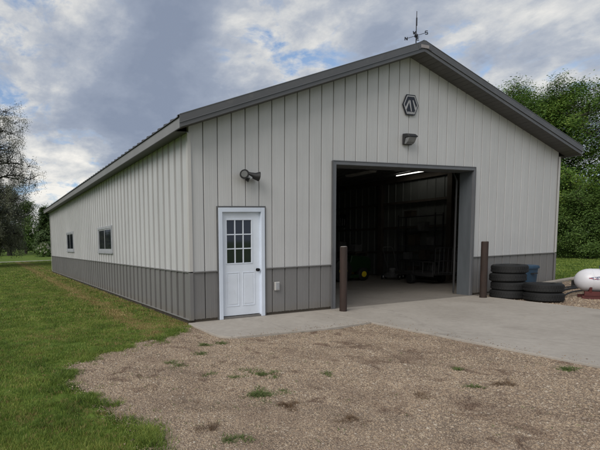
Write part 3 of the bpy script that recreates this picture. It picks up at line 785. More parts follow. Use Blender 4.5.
# windows on the side wall
for a, c, z0, z1 in WINS:
    fr = MB(); t_ = 0.26
    fr.box(-0.13, a, z0, 0.05, c, z0+t_); fr.box(-0.13, a, z1-t_, 0.05, c, z1)
    fr.box(-0.13, a, z0+t_, 0.05, a+t_, z1-t_); fr.box(-0.13, c-t_, z0+t_, 0.05, c, z1-t_)
    w_ = MB(); w_.box(-0.03, a+t_, z0+t_, 0.02, c-t_, z1-t_)
    win = w_.build('window', M_BLACK, barn)
    fr.build('frame', M_VINYL, win, bevel=0.015)
    s_ = MB(); s_.box(-0.19, a-0.05, z0-0.10, 0.0, c+0.05, z0-0.004); s_.build('sill', M_VINYL, win)
    mid = (a+c)/2
    sa = MB()
    for p0, p1, xo in ((a+t_, mid+0.08, -0.085), (mid-0.08, c-t_, -0.06)):
        sa.box(xo, p0, z0+t_, xo+0.03, p1, z0+t_+0.12); sa.box(xo, p0, z1-t_-0.12, xo+0.03, p1, z1-t_)
        sa.box(xo, p0, z0+t_+0.12, xo+0.03, p0+0.13, z1-t_-0.12); sa.box(xo, p1-0.13, z0+t_+0.12, xo+0.03, p1, z1-t_-0.12)
    sa.build('sash', M_VINYL, win)
    for p0, p1, xo in ((a+t_+0.13, mid-0.05, -0.075), (mid+0.05, c-t_-0.13, -0.05)):
        p = MB(); p.box(xo, p0, z0+t_+0.12, xo+0.01, p1, z1-t_-0.12); p.build('pane', M_GLASS, win)

# walk door
d0, d1, dz = EX0+0.30, EX1-0.30, 6.78
dr = MB()
dy = 0.10       # door face set back in the casing
wx0, wx1, wz0, wz1 = d0+0.42, d1-0.62, 3.55, 6.28
dr.box(d0, dy, 0.16, d1, dy+0.14, wz0); dr.box(d0, dy, wz1, d1, dy+0.14, dz)
dr.box(d0, dy, wz0, wx0, dy+0.14, wz1); dr.box(wx1, dy, wz0, d1, dy+0.14, wz1)
door = dr.build('door', M_WHITE, barn)
c_ = MB()
c_.box(EX0+0.03, -0.13, 0.0, d0, 0.28, EZ); c_.box(d1, -0.13, 0.0, EX1-0.03, 0.28, EZ); c_.box(d0, -0.13, dz, d1, 0.28, EZ)
c_.build('door_casing', M_WFRAME, barn, bevel=0.015)
e_ = MB(); e_.box(EX0-0.06, -0.10, 0.02, EX0+0.028, 0.0, EZ+0.1); e_.box(EX1-0.028, -0.10, 0.02, EX1+0.06, 0.0, EZ+0.1); e_.box(EX0+0.028, -0.10, EZ+0.003, EX1-0.028, 0.0, EZ+0.1)
e_.build('casing_bead', M_TRIM, barn)
t_ = MB(); t_.box(d0, -0.05, 0.0, d1, 0.26, 0.11); t_.build('threshold', M_SILL, barn)
lf = MB()
for z0_, z1_ in ((wz0-0.07, wz0), (wz1, wz1+0.07)): lf.box(wx0-0.07, dy-0.03, z0_, wx1+0.07, dy, z1_)
lf.box(wx0-0.07, dy-0.03, wz0, wx0, dy, wz1); lf.box(wx1, dy-0.03, wz0, wx1+0.07, dy, wz1)
for i in (1, 2):
    x = wx0+(wx1-wx0)*i/3; lf.box(x-0.035, dy-0.012, wz0, x+0.035, dy+0.03, wz1)
    z = wz0+(wz1-wz0)*i/3
    for j in range(3):
        xa = wx0+(wx1-wx0)*j/3+(0.035 if j else 0); xb = wx0+(wx1-wx0)*(j+1)/3-(0.035 if j < 2 else 0)
        lf.box(xa, dy-0.012, z-0.035, xb, dy+0.03, z+0.035)
lf.build('muntin', M_WHITE, door, bevel=0.006)
for i in range(3):
    for j in range(3):
        p = MB(); x0, x1 = wx0+(wx1-wx0)*i/3+0.036, wx0+(wx1-wx0)*(i+1)/3-0.036; z0, z1 = wz0+(wz1-wz0)*j/3+0.036, wz0+(wz1-wz0)*(j+1)/3-0.036
        p.box(x0-0.03, dy+0.035, z0-0.03, x1+0.03, dy+0.05, z1+0.03); p.build('pane', M_GLASS, door)
for cx_ in ((d0+0.38, (d0+d1)/2-0.12), ((d0+d1)/2+0.12, d1-0.38)):
    p = MB(); za, zb = 0.75, 2.95; w = 0.05
    p.box(cx_[0], dy-0.022, za, cx_[1], dy, za+w); p.box(cx_[0], dy-0.022, zb-w, cx_[1], dy, zb)
    p.box(cx_[0], dy-0.022, za+w, cx_[0]+w, dy, zb-w); p.box(cx_[1]-w, dy-0.022, za+w, cx_[1], dy, zb-w)
    p.box(cx_[0]+0.14, dy-0.016, za+0.14, cx_[1]-0.14, dy, zb-0.14)
    p.build('raised_panel', M_WHITE, door, bevel=0.012)
kx = d1-0.19
p = MB(); p.lathe([(0.10, 0.0), (0.10, -0.03), (0.045, -0.04), (0.04, -0.10), (0.09, -0.13), (0.105, -0.17), (0.085, -0.21), (0.02, -0.225)], 20, (kx, dy, 3.05), 'y'); p.build('knob', M_KNOB, door, smooth=True)
for zh in (0.5, 5.9): p = MB(); p.box(EX0+0.302, -0.02, zh, EX0+0.32, 0.097, zh+0.3); p.build('hinge', M_SILL, door)

# ------------------------------------------------------------------ fixtures on the barn
fx = thing('floodlight', (3.75, -0.06, 9.15), 'black twin head floodlight with grey motion sensor above the white door', 'floodlight')
b = MB(); b.lathe([(0.26, 0), (0.26, -0.08), (0.20, -0.14), (0.05, -0.15)], 20, (3.85, -0.06, 9.17), 'y'); b.build('mounting_plate', M_BLACK, fx, smooth=True)
def cone(pts, r, nm, m_): q = MB(); q.tube(pts, r, 20); return q.build(nm, m_, fx, smooth=True)
cone([(3.78, -0.20, 9.2), (3.64, -0.40, 9.13), (3.50, -0.60, 9.06), (3.44, -0.72, 9.04)], [0.10, 0.15, 0.27, 0.29], 'lamp_head', M_BLACK)
cone([(3.438, -0.7235, 9.0394), (3.429, -0.7417, 9.0364)], [0.20, 0.185], 'lens', M_LENS)
cone([(3.95, -0.2, 9.22), (4.15, -0.3, 9.12), (4.40, -0.38, 9.0), (4.68, -0.46, 8.96)], [0.09, 0.12, 0.2, 0.30], 'lamp_head', M_BLACK)
cone([(3.85, -0.2, 9.05), (3.93, -0.33, 8.90), (4.12, -0.45, 8.78)], [0.11, 0.17, 0.14], 'motion_sensor', M_SENS)
cone([(3.85, -0.3, 8.86), (3.98, -0.42, 8.74)], [0.13, 0.15], 'sensor_eye', M_BLACK)
fx2 = thing('wall_pack_light', (17.85, -0.06, 12.05), 'dark wedge shaped wall light with a clear lens centred below the emblem on the gable', 'wall light')
b = MB()
b.prism([(-0.06, 11.62), (-0.06, 12.42), (-0.42, 12.36), (-0.62, 12.16), (-0.62, 12.10), (-0.26, 12.10), (-0.16, 11.62)], 17.30, 18.16, 'yz'); b.build('housing', M_BLACK, fx2, bevel=0.03)
b = MB(); b.prism([(-0.17, 11.66), (-0.27, 12.09), (-0.58, 12.09), (-0.44, 11.78), (-0.28, 11.64)], 17.36, 18.10, 'yz'); b.build('lens', M_LENS, fx2, bevel=0.02)
# emblem: elongated hexagon, dark ring, pale facets
em = thing('emblem_sign', (18.0, -0.07, 14.5), 'elongated hexagonal dark and white emblem plate high on the gable above the wall light', 'sign')
cx_, cz_ = 18.0, 14.5
hexa = lambda k: [(cx_-0.42*k, cz_-0.72*k), (cx_+0.42*k, cz_-0.72*k), (cx_+0.78*k, cz_), (cx_+0.42*k, cz_+0.72*k), (cx_-0.42*k, cz_+0.72*k), (cx_-0.78*k, cz_)]
b = MB(); b.prism(hexa(1.0), -0.12, -0.064, 'xz'); b.build('plate', M_NAVY, em)
b = MB()
for i in range(6):
    o_, n_ = hexa(0.90), hexa(0.80); j = (i+1) % 6
    b.prism([o_[i], o_[j], n_[j], n_[i]], -0.128, -0.118, 'xz')
b.build('ring', M_EMW, em)
b = MB()
for (xa, za, xb, zb, wa, wb_) in ((-0.50, -0.33, -0.16, 0.34, 0.09, 0.045), (-0.13, 0.32, 0.07, -0.46, 0.075, 0.04), (0.20, 0.34, 0.50, -0.33, 0.045, 0.09)):
    b.prism([(cx_+xa-wa, cz_+za), (cx_+xa+wa, cz_+za), (cx_+xb+wb_, cz_+zb), (cx_+xb-wb_, cz_+zb)], -0.129, -0.119, 'xz')
b.prism([(cx_-0.30, cz_-0.56), (cx_+0.30, cz_-0.56), (cx_+0.32, cz_-0.50), (cx_-0.32, cz_-0.50)], -0.129, -0.119, 'xz')
b.build('mark', M_EMW, em)
# outlet box
ob = thing('outlet_box', (6.26, -0.06, 1.9), 'small pale weatherproof outlet box on the grey wainscot right of the white door', 'outlet box')
b = MB(); b.box(6.08, -0.17, 1.62, 6.44, -0.06, 2.18); b.build('box', M_CORNL, ob, bevel=0.02)
b = MB(); b.box(6.13, -0.20, 1.68, 6.39, -0.17, 2.12); b.build('cover', M_VINYL, ob, bevel=0.015)
# weather vane
wv = thing('weather_vane', (18.0, -0.42, 18.6), 'thin black weather vane with compass letters on the roof peak', 'weather vane')
b = MB(); b.tube([(18, -0.42, 18.55), (18, -0.42, 19.9), (18.02, -0.42, 20.9)], [0.035, 0.03, 0.02], 8)
b.add([], []); b.build('mast', M_IRON, wv, smooth=True)
b = MB(); b.lathe([(0.02, -0.12), (0.09, -0.09), (0.125, 0), (0.09, 0.09), (0.02, 0.12)], 14, (18, -0.42, 19.22)); b.build('ball', M_IRON, wv, smooth=True)
rot = R(28)
ux, uy = cos(rot), sin(rot)
b = MB()
ends = []
for dx, dy_ in ((ux, uy), (-ux, -uy), (-uy, ux), (uy, -ux)):
    p = (18+dx*0.62, -0.42+dy_*0.62, 19.22); ends.append(p); b.tube([(18, -0.42, 19.22), p], 0.018, 6)
b.build('cross_arm', M_IRON, wv)
for (letter, p) in zip('ENWS', (ends[0], ends[2], ends[1], ends[3])):
    b = MB(); w, h, t = 0.085, 0.11, 0.04
    q = lambda u, v: (p[0]+u*0.95, p[1]-u*0.3, p[2]+v)
    strokes = {'E': [((-w, -h), (-w, h)), ((-w, h), (w, h)), ((-w, 0), (w*0.7, 0)), ((-w, -h), (w, -h))],
               'N': [((-w, -h), (-w, h)), ((-w, h), (w, -h)), ((w, -h), (w, h))],
               'W': [((-w, h), (-w*0.5, -h)), ((-w*0.5, -h), (0, h*0.4)), ((0, h*0.4), (w*0.5, -h)), ((w*0.5, -h), (w, h))],
               'S': [((w, h), (-w, h)), ((-w, h), (-w, 0)), ((-w, 0), (w, 0)), ((w, 0), (w, -h)), ((w, -h), (-w, -h))]}[letter]
    for a_, c_ in strokes: b.bar(q(*a_), q(*c_), t, t)
    b.build('letter', M_IRON, wv)
b = MB()      # arrow pointing nearly at the viewer, so it reads as a thin upright
ax, ay = 0.82, 0.57
P_ = lambda u, v: (18.02+ax*u, -0.42+ay*u, 20.2+v)
b.tube([P_(-0.7, 0), P_(0.7, 0)], 0.02, 6)
b.add([P_(-0.7, 0.18), P_(-0.35, 0), P_(-0.7, -0.18), P_(-0.8, 0)], [(0, 1, 2, 3)])
wv_arrow = MB()
wv_arrow.tube([(18.02, -0.42, 19.9), (18.02, -0.42, 20.45)], 0.045, 8)
wv_arrow.bar(P_(-0.16, -0.02), P_(0.16, 0.02), 0.03, 0.5)
wv_arrow.build('vane', M_IRON, wv)

# ------------------------------------------------------------------ bollards
def bollard(x, y, lab):
    t = thing('bollard', (x, y, 0), lab, 'bollard', 'steel bollards flanking the overhead doorway')
    b = MB(); b.lathe([(0.23, -0.1), (0.23, 4.32), (0.215, 4.36)], 24); b.build('post', M_RUST, t, smooth=True, local=True)
    b = MB(); b.lathe([(0.2, 4.355), (0.2, 4.385), (0.1, 4.40)], 20); b.build('cap', M_RUSTTOP, t, smooth=True, local=True)
bollard(10.84, -1.15, 'rusty brown steel bollard standing alone left of the overhead doorway')
bollard(24.56, -1.35, 'rusty brown steel bollard beside the tall stack of tyres')

# ------------------------------------------------------------------ tyres
def tyre_proto():
    R_, r_, w = 1.10, 0.62, 0.66
    prof = [(r_, 0.10), (r_+0.04, 0.03), (0.82, 0.0), (0.98, 0.012), (1.05, 0.05), (R_, 0.10), (R_+.004, w/2), (R_, w-0.10), (1.05, w-0.05), (0.98, w-0.012), (0.82, w), (r_+0.04, w-0.03), (r_, w-0.10)]
    b = MB(); b.lathe(prof + [(r_+0.12, w-0.12), (r_+0.30, w-0.16), (r_+0.30, 0.16), (r_+0.12, 0.12)], 48, closed=True)
    for k in range(44):      # tread blocks
        a = 2*pi*k/44
        for z0, z1, sh in ((0.10, 0.27, 0.0), (0.34, 0.51, 0.5)):
            a2 = a+sh*2*pi/44; w_ = 2*pi/44*0.36
            vs = []
            for rr_ in (R_-0.02, R_+0.022):
                for (aa, zz) in ((a2-w_, z0), (a2+w_, z0+0.03), (a2+w_, z1), (a2-w_, z1-0.03)): vs.append((rr_*cos(aa), rr_*sin(aa), zz))
            b.add(vs, [(4, 5, 6, 7), (0, 4, 7, 3), (1, 2, 6, 5), (0, 1, 5, 4), (3, 7, 6, 2)])
    return b
t0 = tyre_proto().build('tyre', M_TIRE, None, smooth=True)
spots = [(26.32, -2.02, 0, 'bottom tyre of the tall four tyre stack'), (26.36, -2.06, 1, 'second tyre from the bottom in the tall stack beside the bollard'), (26.28, -1.99, 2, 'third tyre from the bottom in the tall stack beside the bollard'), (26.34, -2.05, 3, 'topmost tyre of the tall stack beside the bollard'),
         (26.62, -4.15, 0, 'bottom tyre of the low two tyre stack on the gravel'), (26.66, -4.10, 1, 'top tyre of the low two tyre stack on the gravel')]
for i, (x, y, k, lab) in enumerate(spots):
    o = t0 if i == 0 else t0.copy()
    if i: COL.objects.link(o)
    o.location = (x*S, y*S, (GZ+0.08+k*0.655)*S); o.rotation_euler = (random.uniform(-0.015, 0.015), random.uniform(-0.015, 0.015), random.uniform(0, 6))
    tag(o, lab, 'tyre', 'black tyres stacked beside the doorway')
# blue bin
bn = thing('trash_bin', (29.95, -0.95, GZ+0.05), 'blue plastic bin with a rim standing against the wainscot behind the tyres', 'bin')
def rr(w, d, r, n=5):
    P = []
    for cx, cy, a0 in ((w-r, d-r, 0), (-w+r, d-r, pi/2), (-w+r, -d+r, pi), (w-r, -d+r, 3*pi/2)):
        for k in range(n+1):
            a = a0+k/n*pi/2; P.append((cx+r*cos(a), cy+r*sin(a)))
    return P
def loft(levels):
    b = MB(); n = len(levels[0][1]); vs = []
    for z, P in levels: vs += [(x, y, z) for x, y in P]
    fs = [(i*n+j, i*n+(j+1) % n, (i+1)*n+(j+1) % n, (i+1)*n+j) for i in range(len(levels)-1) for j in range(n)]
    fs += [tuple(range(n))[::-1], tuple((len(levels)-1)*n+j for j in range(n))]
    return b.add(vs, fs)
loft([(0.05, rr(0.68, 0.6, 0.18)), (2.15, rr(0.82, 0.72, 0.2)), (2.16, rr(0.78, 0.68, 0.2)), (1.9, rr(0.76, 0.66, 0.2))]).build('body', M_BIN, bn, smooth=True, local=True)
loft([(2.12, rr(0.88, 0.78, 0.22)), (2.24, rr(0.90, 0.80, 0.22)), (2.36, rr(0.86, 0.76, 0.22)), (2.42, rr(0.7, 0.6, 0.2))]).build('lid', M_BIN, bn, smooth=True, local=True)
b = MB(); b.box(-0.25, -0.93, 1.72, 0.25, -0.70, 1.80); b.build('handle', M_BLACK, bn, local=True)
# plank and pipes on the gravel
pl = MB(); pl.bar((31.0, -1.95, 0.80), (40.2, -0.35, 0.80), 0.55, 0.13)
tag(pl.build('plank', M_WOOD, bevel=0.01), 'long pale weathered plank lying behind the low tyre stack toward the lawn', 'plank')
for x, y in ((33.2, -1.55), (38.2, -0.7)):
    b = MB(); b.box(x-0.3, y-0.33, GZ, x+0.3, y+0.33, 0.735)
    tag(b.build('concrete_block', M_GREY, bevel=0.02), 'grey block under the %s end of the long plank' % ('tyre' if x < 35 else 'lawn'), 'block')
for i, (a, c, c2, r_, lab) in enumerate((((29.2, -3.2, 0.12), (32.4, -2.9, 0.55), (36.6, -2.6, 0.2), 0.09, 'thickest black pipe lying on the gravel between tyres and tank'),
        ((29.6, -3.9, 0.05), (32.0, -3.2, 0.35), (34.6, -3.4, 0.1), 0.06, 'thin bent black hose on the gravel nearest the low tyre stack'),
        ((31.0, -2.6, 0.2), (33.6, -2.1, 0.6), (35.8, -3.3, 0.3), 0.05, 'thin black hose arching below the plank'))):
    P = []
    for k in range(9):
        t = k/8; P.append(tuple((1-t)**2*a[j]+2*t*(1-t)*c[j]+t*t*c2[j] for j in range(3)))
    b = MB(); b.tube(P, r_, 8); tag(b.build('hose', M_HOSE, smooth=True), lab, 'hose')

# ------------------------------------------------------------------ fuel tank at the right edge
ang = math.atan2(-0.80, 0.60)
tk = thing('fuel_tank', (30.35, -4.1, GZ), 'white horizontal fuel tank with red and blue decal on a dark red skid', 'tank', rz=ang)
Rt, zc_ = 0.86, 1.42
prof = []
for k in range(9):
    a = pi/2*k/8; prof.append((max(0.02, Rt*sin(a)), 0.8-0.8*cos(a)))
prof += [(Rt, 2.4), (Rt, 4.4)]
for k in range(1, 9):
    a = pi/2*k/8; prof.append((max(0.02, Rt*cos(a)), 4.4+0.8*sin(a)))
b = MB(); b.lathe(prof, 40, (0, 0, zc_), 'x'); b.build('tank_body', M_TANK, tk, smooth=True, local=True)
b = MB()
for x in (0.85, 2.6, 4.3): b.lathe([(Rt+0.004, x), (Rt+0.012, x+0.01), (Rt+0.012, x+0.05), (Rt+0.004, x+0.06)], 40, (0, 0, zc_), 'x')
b.build('weld_band', M_TANK, tk, smooth=True, local=True)
b = MB()
b.box(0.35, -0.62, 0.0, 4.9, -0.5, 0.28); b.box(0.35, 0.5, 0.0, 4.9, 0.62, 0.28)
for x in (0.7, 2.4, 4.2):
    b.box(x, -0.5, 0.04, x+0.18, 0.5, 0.24)
    b.prism([(-0.62, 0.28), (0.62, 0.28), (0.74, 0.95), (0.5, 0.74), (0.2, 0.62), (-0.2, 0.62), (-0.5, 0.74), (-0.74, 0.95)], x, x+0.14, 'yz')
b.box(0.45, -0.66, 0.28, 4.8, -0.63, 0.62)
b.build('skid', M_TBASE, tk, local=True, bevel=0.01)
b = MB(); b.lathe([(0.07, 0), (0.07, 0.16), (0.11, 0.17), (0.11, 0.27), (0.05, 0.30)], 14, (1.35, -0.28, zc_+Rt-0.08)); b.build('filler_cap', M_BLUEINK, tk, smooth=True, local=True)
b = MB(); b.lathe([(0.1, 0), (0.1, 0.12), (0.04, 0.2)], 12, (2.4, 0, zc_+Rt-0.02)); b.build('vent', M_DSTEEL, tk, smooth=True, local=True)
# decal follows the shell: red swoosh and a line of blue italic strokes
def shell(u, v, d=0.008):   # u along the tank, v height above the centre line on the near side
    a = v/Rt; rad = Rt if u >= 0.8 else Rt*math.sqrt(max(0, 1-((0.8-u)/0.8)**2))
    return (u, -(rad+d)*cos(a), zc_+(rad+d)*sin(a))
def decal(polys, m_, nm, d=0.008):
    b = MB()
    for P in polys: b.add([shell(u, v, d) for u, v in P], [tuple(range(len(P)))])
    b.build(nm, m_, tk, local=True)
sw = []
for k in range(10):
    t = k/10; t2 = (k+1)/10
    def up(t): return (0.62+0.75*t, 0.20+0.15*math.sqrt(t))
    def dn(t): return (0.62+0.75*t, 0.20-0.13*math.sqrt(t)+0.03*t)
    th_ = lambda t: 0.05*(1-t)+0.008
    sw.append([up(t), up(t2), (up(t2)[0], up(t2)[1]-th_(t2)), (up(t)[0], up(t)[1]-th_(t))])
    sw.append([dn(t), dn(t2), (dn(t2)[0], dn(t2)[1]+th_(t2)), (dn(t)[0], dn(t)[1]+th_(t))])
decal(sw[1::2], M_REDINK, 'red_swoosh'); decal(sw[0::2], M_BLUEINK, 'blue_swoosh')
tx = []
def bar2(x0, y0, x1, y1, w=0.035):
    d = Vector((x1-x0, y1-y0)).normalized(); n_ = Vector((-d.y, d.x))*w/2
    return [(x0-n_.x, y0-n_.y), (x1-n_.x, y1-n_.y), (x1+n_.x, y1+n_.y), (x0+n_.x, y0+n_.y)]
u = 0.80
for ch in 'CENEX':
    w, h, y0, s_ = 0.15, 0.17, 0.11, 0.04
    q = lambda a_, c_: (u+a_*w+c_*s_, y0+c_*h)
    S_ = {'C': [((1, 1), (0.2, 1)), ((0.2, 1), (0, .7)), ((0, .7), (0, .3)), ((0, .3), (.2, 0)), ((.2, 0), (1, 0))],
          'E': [((0, 0), (0, 1)), ((0, 1), (1, 1)), ((0, .5), (.8, .5)), ((0, 0), (1, 0))],
          'N': [((0, 0), (0, 1)), ((0, 1), (1, 0)), ((1, 0), (1, 1))], 'X': [((0, 0), (1, 1)), ((0, 1), (1, 0))]}[ch]
    for a_, c_ in S_: tx.append(bar2(*q(*a_), *q(*c_)))
    u += 0.20
decal(tx, M_BLUEINK, 'lettering', 0.011)

# ------------------------------------------------------------------ inside the barn
def wheel(parent, c, r, w, hub_m, hr=0.5, name='wheel'):
    """upright wheel, axle along y, local coordinates"""
    b = MB(); b.lathe([(r*0.55, -w/2), (r*0.85, -w/2), (r, -w*0.35), (r, w*0.35), (r*0.85, w/2), (r*0.55, w/2)], 28, c, 'y')
    t = b.build(name, M_TIRE, parent, smooth=True, local=True)
    b = MB(); b.lathe([(0.03, -w/2-0.03), (r*hr*0.5, -w/2-0.05), (r*hr, -w/2+0.02), (r*hr, -w/2+0.06), (r*0.54, w/2-0.02), (0.03, w/2-0.02)], 24, c, 'y')
    b.build('hub', hub_m, t, smooth=True, local=True)
tr = thing('tractor', (27.2, 15.2, 0), 'green lawn tractor with a yellow wheel hub parked in the dark behind the left bollard', 'tractor', rz=R(-4))
b = MB(); b.prism([(-2.2, 1.2), (0.2, 1.15), (0.4, 1.0), (3.0, 1.0), (3.15, 1.3), (3.1, 2.4), (2.6, 2.75), (0.4, 2.95), (0.2, 2.2), (-0.6, 1.7), (-2.3, 1.8)], -0.75, 0.75, 'xz'); b.build('body', M_GREEN, tr, bevel=0.08, local=True)
for y in (-1.35, 0.6): b = MB(); b.box(-1.9, y, 2.15, -0.7, y+0.75, 2.35); b.build('fender', M_GREEN, tr, bevel=0.05, local=True)
b = MB(); b.box(-1.6, -0.6, 2.3, -0.4, 0.6, 2.6); b.prism([(-1.65, 2.5), (-1.3, 2.5), (-1.55, 4.1), (-1.85, 4.1)], -0.55, 0.55, 'xz'); b.build('seat', M_BLACK, tr, bevel=0.06, local=True)
b = MB(); b.tube([(-1.9, -0.75, 1.8), (-1.9, -0.75, 5.2), (-1.9, -0.55, 5.4), (-1.9, 0.55, 5.4), (-1.9, 0.75, 5.2), (-1.9, 0.75, 1.8)], 0.09, 8); b.build('roll_bar', M_BLACK, tr, smooth=True, local=True)
b = MB(); b.tube([(0.5, 0, 2.9), (0.1, 0, 3.45)], 0.05, 8)
b.lathe([(0.55, 3.42), (0.6, 3.46), (0.55, 3.5), (0.5, 3.46)], 24, (0.1, 0, 0), closed=True); b.build('steering_wheel', M_BLACK, tr, smooth=True, local=True)
wheel(tr, (-1.3, -1.05, 1.25), 1.25, 0.7, M_YELLOW); wheel(tr, (-1.3, 1.05, 1.25), 1.25, 0.7, M_YELLOW)
wheel(tr, (1.75, -0.95, 0.75), 0.75, 0.45, M_YELLOW, 0.52); wheel(tr, (1.75, 0.95, 0.75), 0.75, 0.45, M_YELLOW, 0.52)
b = MB(); b.box(-0.6, -1.3, 0.35, 1.0, 1.3, 0.75); b.build('mower_deck', M_GREEN, tr, bevel=0.1, local=True)

mw = thing('push_mower', (32.6, 13.4, 0), 'low walk behind mower with a slanting handle right of the tractor', 'mower', rz=R(25))
b = MB(); b.lathe([(0.85, 0.25), (0.9, 0.35), (0.88, 0.6), (0.5, 0.75), (0.3, 0.78)], 24); b.build('deck', M_GREY, mw, smooth=True, local=True)
b = MB(); b.lathe([(0.4, 0.75), (0.42, 1.15), (0.3, 1.3), (0.1, 1.33)], 16); b.build('engine', M_GREY, mw, smooth=True, local=True)
b = MB(); b.tube([(0.5, -0.5, 0.6), (-1.9, -0.5, 3.6), (-2.1, -0.4, 3.8), (-2.1, 0.4, 3.8), (-1.9, 0.5, 3.6), (0.5, 0.5, 0.6)], 0.045, 8); b.build('handle', M_GREY, mw, smooth=True, local=True)
for x in (-0.7, 0.7):
    for y in (-0.85, 0.85): wheel(mw, (x, y, 0.33), 0.33, 0.15, M_RIM)

tl = thing('utility_trailer', (31.6, 8.6, 0), 'small dark utility trailer with a pale wheel hub inside, right of the mower', 'trailer', rz=R(78))
b = MB(); b.box(-2.6, -1.5, 1.0, 2.6, 1.5, 1.16)
for y in (-1.5, 1.44): b.box(-2.6, y, 0.85, 2.6, y+0.06, 1.0)
b.build('bed', M_DSTEEL, tl, local=True)
b = MB()
for y in (-1.47, 1.47):
    b.tube([(-2.55, y, 2.3), (2.55, y, 2.3)], 0.05, 6)
    for k in range(5): b.tube([(-2.55+k*1.275, y, 1.1), (-2.55+k*1.275, y, 2.3)], 0.045, 6)
b.build('side_rail', M_DSTEEL, tl, local=True)
b = MB()
for k in range(7): b.tube([(-2.65, -1.4+k*0.466, 1.1), (-2.75, -1.4+k*0.466, 3.75)], 0.035, 6)
for z in (1.2, 2.4, 3.7): b.tube([(-2.66-0.04*(z-1.1), -1.45, z), (-2.66-0.04*(z-1.1), 1.45, z)], 0.05, 6)
b.build('ramp_gate', M_DSTEEL, tl, local=True)
b = MB(); b.tube([(2.6, -1.2, 0.95), (4.4, 0, 0.95), (2.6, 1.2, 0.95)], 0.07, 6); b.build('tongue', M_DSTEEL, tl, local=True)
wheel(tl, (0, -1.75, 0.5), 0.5, 0.4, M_RIM, 0.5); wheel(tl, (0, 1.75, 0.5), 0.5, 0.4, M_RIM, 0.5)

def shelf(x0, y0, x1, y1, zs, lab):
    t = thing('shelving_rack', ((x0+x1)/2, (y0+y1)/2, 0), lab, 'shelving')
    for x in (x0, x1-0.1):
        for y in (y0, y1-0.1): b = MB(); b.box(x, y, 0, x+0.1, y+0.1, zs[-1]+0.3); b.build('upright', M_DSTEEL, t)
    for z in zs:
        b = MB(); b.box(x0+0.1, y0, z, x1-0.1, y1, z+0.08); b.build('shelf', M_DSTEEL, t)
shelf(33.9, 9.4, 35.2, 13.9, (0.5, 2.2, 3.8, 5.4, 7.1), 'tall dark steel shelving rack against the right interior wall')
boxes = [(34.5, 10.0, 0.58, 0.8, 1.1, 'grey bin on the lowest rack shelf near the doorway'), (34.5, 12.2, 0.58, 0.9, 0.9, 'brown box on the lowest rack shelf at its far end'), (34.5, 11.0, 2.28, 0.8, 1.1, 'brown box in the middle of the second rack shelf'), (34.5, 13.0, 2.28, 0.7, 0.8, 'grey bin at the far end of the second rack shelf'),
         (34.5, 10.1, 3.88, 0.8, 0.9, 'grey bin at the near end of the third rack shelf'), (34.5, 12.3, 3.88, 0.9, 1.2, 'brown box at the far end of the third rack shelf'), (34.5, 11.2, 5.48, 0.8, 1.0, 'grey bin on the fourth rack shelf'), (34.5, 12.8, 7.18, 0.9, 0.7, 'brown box on top of the rack')]
for i, (x, y, z, w, h, lab) in enumerate(boxes):
    t = thing('storage_box', (x, y, z), lab, 'box', 'boxes on the shelving rack')
    m_ = M_BOX if 'brown' in lab else M_GREY
    b = MB(); b.box(-w*0.45, -w/2, 0, w*0.45, w/2, h-0.12); b.build('body', m_, t, bevel=0.02, local=True)
    b = MB(); b.box(-w*0.48, -w*0.53, h-0.12, w*0.48, w*0.53, h); b.build('lid', m_, t, bevel=0.02, local=True)
wb = thing('workbench', (34.3, 22.6, 0), 'dark workbench along the right interior wall behind the tractor', 'workbench')
b = MB(); b.box(33.1, 19.2, 2.95, 35.3, 26.2, 3.12); b.build('bench_top', M_LUMBER, wb)
for x in (33.2, 35.0):
    for y in (19.4, 25.8): b = MB(); b.box(x, y, 0, x+0.28, y+0.28, 2.95); b.build('leg', M_LUMBER, wb)
b = MB(); b.box(33.2, 19.6, 0.8, 35.2, 25.8, 0.9); b.build('lower_shelf', M_LUMBER, wb)
for x, y, w, h, lab in ((34.2, 20.4, 1.1, 0.9, 'grey tool chest on the near end of the workbench'), (34.3, 23.0, 0.9, 1.3, 'grey case in the middle of the workbench'), (34.3, 25.0, 1.0, 0.7, 'low grey case on the far end of the workbench')):
    t = thing('tool_chest', (x, y, 3.12), lab, 'tool chest', 'cases on the workbench')
    b = MB(); b.box(-0.6, -w/2, 0, 0.6, w/2, h); b.build('body', M_GREY, t, bevel=0.03, local=True)
    b = MB(); b.tube([(-0.05, -w*0.3, h), (-0.05, -w*0.25, h+0.18), (-0.05, w*0.25, h+0.18), (-0.05, w*0.3, h)], 0.035, 6); b.build('handle', M_BLACK, t, local=True)
# framed picture / window-like panel seen on far wall, and small things on the girts
b = MB(); b.box(35.5, 23.2, 6.4, 35.7, 25.4, 8.2)
pf = thing('pegboard', (35.6, 24.3, 6.4), 'dark square pegboard of tools on the right interior wall above the bench', 'pegboard')
b.build('board', M_DSTEEL, pf)
for k in range(5):
    q = MB(); q.bar((35.45, 23.5+k*0.4, 6.7), (35.45, 23.5+k*0.4, 7.6+0.1*(k % 3)), 0.08, 0.05); q.build('tool', M_SENS, pf)
for x0, y0, y1, z, m_, lab in ((33.9, 9.3, 13.9, 12.0, M_LIGHTON, 'lit ceiling tube light inside the barn seen through the doorway'), (27.7, 11.8, 15.2, 12.0, M_LIGHTOFF, 'unlit ceiling tube light inside the barn above the tractor')):
    t = thing('ceiling_light', (x0, (y0+y1)/2, z), lab, 'ceiling light', 'tube lights on the barn ceiling')
    b = MB(); b.box(x0-0.5, y0, 12.02, x0+0.5, y1, 12.1); b.build('housing', M_CORNL, t)
    b = MB(); b.box(x0-0.45, y0+0.04, 11.90, x0+0.45, y1-0.04, 12.02); b.build('diffuser', m_, t, bevel=0.02)

